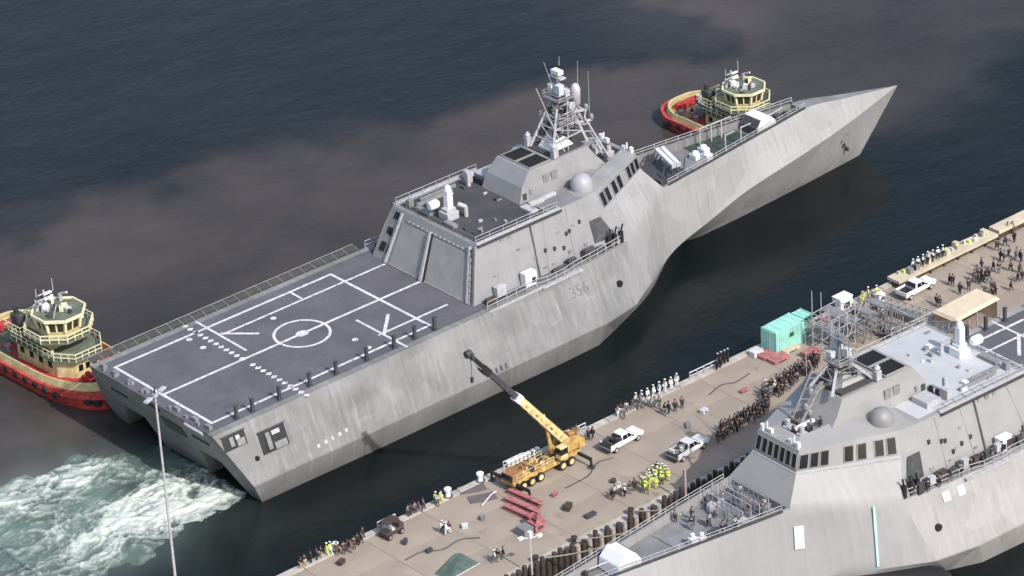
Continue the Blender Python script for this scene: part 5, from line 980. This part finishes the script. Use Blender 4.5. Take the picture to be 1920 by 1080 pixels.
# ------------------------------------------------------------------ people
def person_meshes(pose):
    "one continuous skinned body; shirt, trousers and hair grown over the same skeleton"
    J = {'pelvis': (0, 0, .95), 'chest': (0, 0, 1.32), 'neck': (0, 0, 1.50), 'head': (.01, 0, 1.60), 'crown': (.01, 0, 1.73)}
    sp = {'stand': (.10, .10), 'stride': (.28, -.24), 'talk': (.05, -.06)}[pose]
    for s, n, f in ((1, 'l', sp[0]), (-1, 'r', sp[1])):
        J['hip'+n] = (0, .10*s, .90); J['knee'+n] = (f*.55+.03, .11*s, .49); J['ankle'+n] = (f, .12*s, .09); J['toe'+n] = (f+.18, .13*s, .04)
        J['sh'+n] = (0, .19*s, 1.42); J['el'+n] = (-.02-f*.3, .25*s, 1.14); J['wr'+n] = (.06-f*.5 if pose != 'talk' else .26, .25*s if pose != 'talk' else .15*s, .90 if pose != 'talk' else 1.12); J['hand'+n] = (J['wr'+n][0]+.03, J['wr'+n][1], J['wr'+n][2]-(.1 if pose != 'talk' else -.03))
    Rr = dict(pelvis=.15, chest=.16, neck=.06, head=.095, crown=.07)
    for n in 'lr': Rr.update({'hip'+n: .10, 'knee'+n: .065, 'ankle'+n: .045, 'toe'+n: .04, 'sh'+n: .065, 'el'+n: .045, 'wr'+n: .034, 'hand'+n: .04})
    E = [('pelvis', 'chest'), ('chest', 'neck'), ('neck', 'head'), ('head', 'crown')]
    for n in 'lr': E += [('pelvis', 'hip'+n), ('hip'+n, 'knee'+n), ('knee'+n, 'ankle'+n), ('ankle'+n, 'toe'+n), ('chest', 'sh'+n), ('sh'+n, 'el'+n), ('el'+n, 'wr'+n), ('wr'+n, 'hand'+n)]
    RB = {k_: (v if k_[:4] in ('head', 'crow', 'hand', 'neck') or k_[:3] == 'toe' else v*.72) for k_, v in Rr.items()}
    def grow(names, edges, k, name, m_, sub=1):
        idx = {n: i for i, n in enumerate(names)}; me = bpy.data.meshes.new(name); me.from_pydata([J[n] for n in names], [(idx[a], idx[b]) for a, b in edges], []); o = bpy.data.objects.new('tmp', me); COL.objects.link(o)
        sk_ = o.modifiers.new('skin', 'SKIN'); 
        if not me.skin_vertices: 
            bm = bmesh.new(); bm.from_mesh(me); bm.verts.layers.skin.verify(); bm.to_mesh(me); bm.free()
        for i, n in enumerate(names): r = (RB if name == 'body' else Rr)[n]*k; me.skin_vertices[0].data[i].radius = (r*1.05, r*(.95)); me.skin_vertices[0].data[i].use_root = (i == 0)
        if sub: ss = o.modifiers.new('sub', 'SUBSURF'); ss.levels = sub; ss.render_levels = sub
        dg = bpy.context.evaluated_depsgraph_get(); out = bpy.data.meshes.new_from_object(o.evaluated_get(dg)); bpy.data.objects.remove(o); out.name = name
        for p in out.polygons: p.use_smooth = True
        out.materials.clear(); out.materials.append(m_); return out
    body = grow(['pelvis', 'chest', 'neck', 'head', 'crown']+[a+n for n in 'lr' for a in ('hip', 'knee', 'ankle', 'toe', 'sh', 'el', 'wr', 'hand')], E, 1., 'body', SKIN)
    shirt = grow(['chest', 'pelvis']+[a+n for n in 'lr' for a in ('sh', 'el', 'wr')], [('chest', 'pelvis')]+[e for n in 'lr' for e in (('chest', 'sh'+n), ('sh'+n, 'el'+n), ('el'+n, 'wr'+n))], 1.3, 'shirt', WHITE)
    trous = grow(['pelvis']+[a+n for n in 'lr' for a in ('hip', 'knee', 'ankle')], [e for n in 'lr' for e in (('pelvis', 'hip'+n), ('hip'+n, 'knee'+n), ('knee'+n, 'ankle'+n))], 1.32, 'trousers', WHITE)
    m = MB(); m.lathe((.0, 0, 1.64), [(.11, -.02), (.115, .04), (.095, .10), (.04, .14)], 8); o = m.build('hair', HAIR); hair = o.data; bpy.data.objects.remove(o)
    return body, shirt, trous, hair
POSES = {k: person_meshes(k) for k in ('stand', 'stride', 'talk')}
CL = {n: mat('cloth_'+n, c, .85, vary=.1) for n, c in dict(white=(.75, .75, .76), navy=(.018, .02, .035), black=(.014, .013, .015), brown=(.07, .045, .035), maroon=(.10, .03, .04), grey=(.16, .16, .17), tan=(.36, .29, .2), olive=(.08, .09, .05), blue=(.07, .12, .24), pale=(.5, .48, .46)).items()}
CL['hivis'] = HIVIS
VAR = {}
def clothmesh(pose, part, cl):
    k = (pose, part, cl)
    if k not in VAR:
        me = POSES[pose][part].copy(); me.materials.clear(); me.materials.append(CL[cl]); VAR[k] = me
    return VAR[k]
ORD = ['first', 'second', 'third', 'fourth', 'fifth', 'sixth', 'seventh', 'eighth', 'ninth', 'tenth', 'eleventh', 'twelfth', 'thirteenth', 'fourteenth', 'fifteenth', 'sixteenth', 'seventeenth', 'eighteenth', 'nineteenth', 'twentieth']
def ordn(k):
    if k < 20: return ORD[k]
    t = ['twenty', 'thirty', 'forty', 'fifty', 'sixty'][(k+1)//10-2]; u_ = (k+1) % 10
    return t+'-'+ORD[u_-1] if u_ else {'twenty': 'twentieth', 'thirty': 'thirtieth', 'forty': 'fortieth', 'fifty': 'fiftieth', 'sixty': 'sixtieth'}[t]
def person(p, rz, top, bottom, label, group, h=1.):
    pose = random.choice(['stand', 'stand', 'talk', 'stride']); me = POSES[pose]
    o = thing('person', label, 'person', p, rz, group); o.scale = (h, h, h)
    for nm, d in (('body', me[0]), ('shirt', clothmesh(pose, 1, top)), ('trousers', clothmesh(pose, 2, bottom)), ('hair', me[3])):
        c = bpy.data.objects.new(nm, d); COL.objects.link(c); c.parent = o
    if top in ('white', 'hivis'): c = bpy.data.objects.new('cap', CAPS[top]); COL.objects.link(c); c.parent = o
    return o
CAPS = {}
for n_ in ('white', 'hivis'):
    m = MB(); m.lathe((.01, 0, 1.72), [(.125, 0), (.14, .04), (.12, .08), (.03, .11)], 8); o_ = m.build('cap', CL[n_] if n_ == 'white' else CL['white']); CAPS[n_] = o_.data; bpy.data.objects.remove(o_)
DESC = {'white': 'white', 'navy': 'navy', 'black': 'black', 'brown': 'brown', 'maroon': 'dark red', 'grey': 'grey', 'tan': 'tan', 'olive': 'olive', 'blue': 'blue', 'pale': 'pale', 'hivis': 'hi-vis yellow'}
def crowd(pts, tops, bots, where, group, z=3.06, base=None):
    pts = sorted(pts, key=lambda q: q[0])
    for k, q in enumerate(pts):
        p = base(q) if base else at(q[0], q[1], z)
        if not base and p.y > -34.9: p.y = -34.9
        t = random.choice(tops); b = random.choice(bots)
        person(p, random.uniform(0, 2*PI), t, b, f'{ordn(k)} person from left {where}, {DESC[t]} top', group, random.uniform(.98, 1.08))
DK = ['navy', 'black', 'brown', 'grey', 'maroon', 'navy', 'brown']; DB = ['black', 'navy', 'brown', 'grey']
def jit(pts, a=2.): return [(x+random.uniform(-a, a), y+random.uniform(-a*.6, a*.6)) for x, y in pts]
crowd([(1184+k*11.6, 757-k*4.9) for k in range(8)], ['white'], ['white'], 'in white-uniformed row on quay edge', 'sailors in white at the quay edge', 3.26)
crowd(jit([(1166, 779), (1176, 775), (1185, 771), (1196, 768), (1207, 765), (1216, 763), (1170, 785), (1159, 783), (1226, 766), (1237, 768)], 1.5), ['olive', 'grey', 'tan', 'brown', 'pale'], ['grey', 'olive', 'white'], 'behind the row of white uniforms', 'onlookers behind the white uniforms')
crowd([(1254, 776), (1266, 772), (1279, 766), (1248, 779)], ['black', 'brown'], DB, 'of group right of white uniforms', 'dark group right of the white uniforms')
pts = []
while len(pts) < 48:
    t = random.random(); x = 1430+t*105; y = 752-t*70+random.uniform(-11, 13)
    if all(abs(x-a)+abs(y-b)*1.3 > 7 for a, b in pts): pts.append((x, y))
crowd(pts, DK+['pale', 'white', 'maroon', 'black'], DB, 'in dense crowd by moored warship', 'dense crowd by the moored warship')
pts = []
while len(pts) < 28:
    t = random.random(); x = 1345+t*95; y = 826-t*58+random.uniform(-6, 8)
    if all(abs(x-a)+abs(y-b)*1.3 > 7 for a, b in pts): pts.append((x, y))
crowd(pts, ['black', 'navy', 'brown', 'black'], DB, 'in line beside moored warship bridge', 'dark line of people along the near quay edge')
crowd(jit([(1203, 918), (1212, 913), (1221, 909), (1230, 906), (1239, 902), (1248, 898), (1218, 919), (1229, 915), (1240, 911), (1211, 926), (1225, 899), (1235, 893)], 1.5), ['hivis'], ['olive', 'hivis'], 'in hi-vis cluster below pickups', 'workers in hi-vis below the pickups')
crowd(jit([(1147, 938), (1153, 933), (1163, 930), (1171, 932), (1182, 927), (1190, 922), (1232, 889), (1228, 896)], 1.2), ['brown', 'white', 'pale', 'black', 'grey'], DB, 'of group left of hi-vis cluster', 'loose group left of the hi-vis cluster')
crowd([(1112, 823), (1104, 825)], ['black'], DB, 'of two right of crane', 'pair right of the crane')
crowd([(1073, 823), (1082, 819), (1066, 826), (1060, 822)], ['pale', 'olive', 'tan'], ['tan', 'olive'], 'at quay edge behind crane', 'people behind the crane')
crowd(jit([(645, 1040), (652, 1034), (664, 1030), (672, 1024), (679, 1021), (658, 1037), (632, 1041)], 1), ['brown', 'maroon', 'brown'], DB, 'of group left of utility cart', 'brown-clad group at left')
crowd([(570, 1062), (582, 1056), (592, 1050), (600, 1046), (565, 1067)], ['olive', 'black'], ['black', 'tan'], 'of group at lower left quay corner', 'group at the lower left quay corner')
crowd([(609, 1040), (614, 1036)], ['hivis'], ['hivis', 'white'], 'of pair at lower left edge', 'yellow pair at the lower left edge')
crowd([(673, 1006)], ['maroon'], ['black'], 'alone left of utility cart', 'lone figure at left')
crowd([(818, 946), (827, 942), (821, 950)], ['hivis', 'pale'], ['hivis', 'olive'], 'beside white bollard left of crane', 'yellow group by the bollard')
crowd(jit([(778, 965), (786, 962), (794, 958), (770, 968), (762, 968)], 1), ['brown', 'grey', 'maroon'], DB, 'of group right of utility cart', 'group right of the utility cart')
crowd([(830, 1000), (837, 1003), (843, 1001)], ['maroon', 'white'], ['black', 'white'], 'of three left of steel beams', 'three left of the steel beams')
crowd([(934, 1053), (944, 1049), (928, 1056)], ['white', 'white', 'black'], ['tan', 'grey'], 'of three near short lamp post', 'three near the short lamp post')
crowd([(1345+k*6, 694-k*3) for k in range(2)], ['black'], ['black'], 'by the black edge posts', 'pair by the black posts')
crowd([(1712+k*9.3, 508-k*4.2) for k in range(7)], ['white'], ['navy'], 'in row on raised walkway', 'row of white tops on the raised walkway', 4.22)
crowd(jit([(1622, 566), (1628, 562), (1636, 561), (1643, 558), (1618, 570)], 1), ['hivis', 'hivis', 'pale'], ['hivis', 'tan'], 'of group left of rightmost pickup', 'yellow vests near the white pickup')
crowd(jit([(1780, 534), (1786, 537)], 1), ['black', 'brown'], DB, 'of pair right of rightmost pickup', 'pair right of the white pickup')
crowd(jit([(1828, 527), (1835, 532), (1842, 530), (1848, 526), (1855, 521), (1841, 520), (1833, 521), (1852, 531)], 1.5), ['maroon', 'black', 'brown', 'grey'], DB, 'in huddle at upper right quay', 'huddle at upper right')
crowd(jit([(1845, 562), (1853, 571), (1862, 558), (1866, 552)], 1.5), ['black', 'maroon'], DB, 'of group right of tan shelter', 'knot behind the tan shelter')
crowd(jit([(1877, 489), (1883, 492), (1892, 482), (1905, 486), (1913, 492), (1908, 530), (1917, 527), (1890, 440), (1898, 437)], 1), ['brown', 'grey', 'black'], DB, 'strolling at upper right corner', 'strollers at the upper right corner')
crowd(jit([(1560+random.uniform(0, 130), 640-random.uniform(0, 55)) for _ in range(20)], 1), ['grey', 'pale', 'black', 'white', 'brown'], DB, 'among scaffold and gangway metalwork', 'people among the metalwork')
crowd(jit([(1756, 573), (1762, 577), (1872, 512), (1864, 508), (1896, 508), (1815, 545), (1800, 552), (1903, 455), (1884, 462), (1870, 470), (1860, 545), (1912, 512), (1895, 545), (1840, 505)], 1.5), DK, DB, 'scattered over upper right quay', 'scattered walkers at the upper right')
crowd(jit([(1352, 812), (1360, 808), (1368, 803), (1377, 799), (1386, 794), (1395, 789), (1404, 784), (1413, 779), (1422, 772), (1356, 820), (1372, 812), (1390, 803), (1408, 793), (1425, 783)], 1.5), ['black', 'navy', 'brown', 'maroon'], DB, 'in front rank left of moored bridge', 'front rank left of the moored bridge')
crowd(jit([(1232, 900), (1222, 916), (1243, 894), (1206, 921), (1216, 904), (1252, 903)], 1.5), ['hivis'], ['tan', 'hivis'], 'of hi-vis stragglers below pickups', 'hi-vis stragglers')
for k, (x, y) in enumerate([(640, 1058), (760, 1020), (905, 975), (872, 990), (1040, 930), (1065, 955), (1150, 905), (1290, 800), (1320, 775), (1395, 735)]):
    w_ = ['left of the green tarpaulin', 'below the utility cart', 'left of the steel beams', 'near the three people by the beams', 'right of the steel beams', 'between beams and hi-vis group', 'above the loose group', 'behind the second pickup', 'right of the second pickup', 'left of the dense crowd', 'between the two pickups', 'above the short lamp post', 'beside the pale fence', 'right of the parked pickup'][k]
    crate('crate', f'small low box on open concrete {w_}', 'crate', (x, y), (random.uniform(.5, 1.4), random.uniform(.4, .8), random.uniform(.2, .6)), [TIMB, DGREY, MGREY, LINE, PINK][k % 5], random.random(), group='small boxes on the quay')
for k, pts in enumerate((((760, 1050), (790, 1035), (830, 1030), (862, 1012), (900, 1008)), ((1060, 915), (1080, 905), (1105, 890), (1120, 868), (1150, 858)), ((1330, 740), (1352, 722), (1380, 716), (1405, 700)))):
    P3 = [at(a, b, 3.14) for a, b in pts]; P3 = catmull(P3, 4); m = MB()
    for a, b in zip(P3[:-1], P3[1:]): m.tube(a, b, .07, n=6)
    tag(m.build('cable', DGREY), ['dark cable snaking from the green tarpaulin to the steel beams', 'dark cable from the crane outrigger to the white pickup', 'dark cable curving over open concrete left of the teal container'][k], 'cable')
# on the moored warship: foredeck, bridge roof and side deck
def onship(q): return M2 @ Vector(q)
pts = [(random.uniform(80, 89.5), random.uniform(-3.6, 3.6), 10.78) for _ in range(18)]
crowd(pts, ['grey', 'navy', 'black', 'pale'], ['navy', 'grey'], 'on moored warship foredeck', 'crew on the moored warship foredeck', base=onship)
pts = [(x, random.uniform(11.0, 11.9), 10.32) for x in np.linspace(46, 65, 12)]
crowd(pts, ['grey', 'navy', 'black'], ['navy', 'grey'], 'on moored warship side deck', 'crew on the moored warship side deck', base=onship)
pts = [(70.5, 1.4, 17.26), (71.8, 1.2, 17.26), (72.4, -1.3, 17.26), (69.5, -1.4, 17.26), (73.6, .3, 17.26)]
crowd(pts, ['maroon', 'navy', 'grey'], ['navy'], 'on moored warship bridge roof', 'crew on the moored warship bridge roof', base=onship)
print('objects', len(bpy.data.objects))
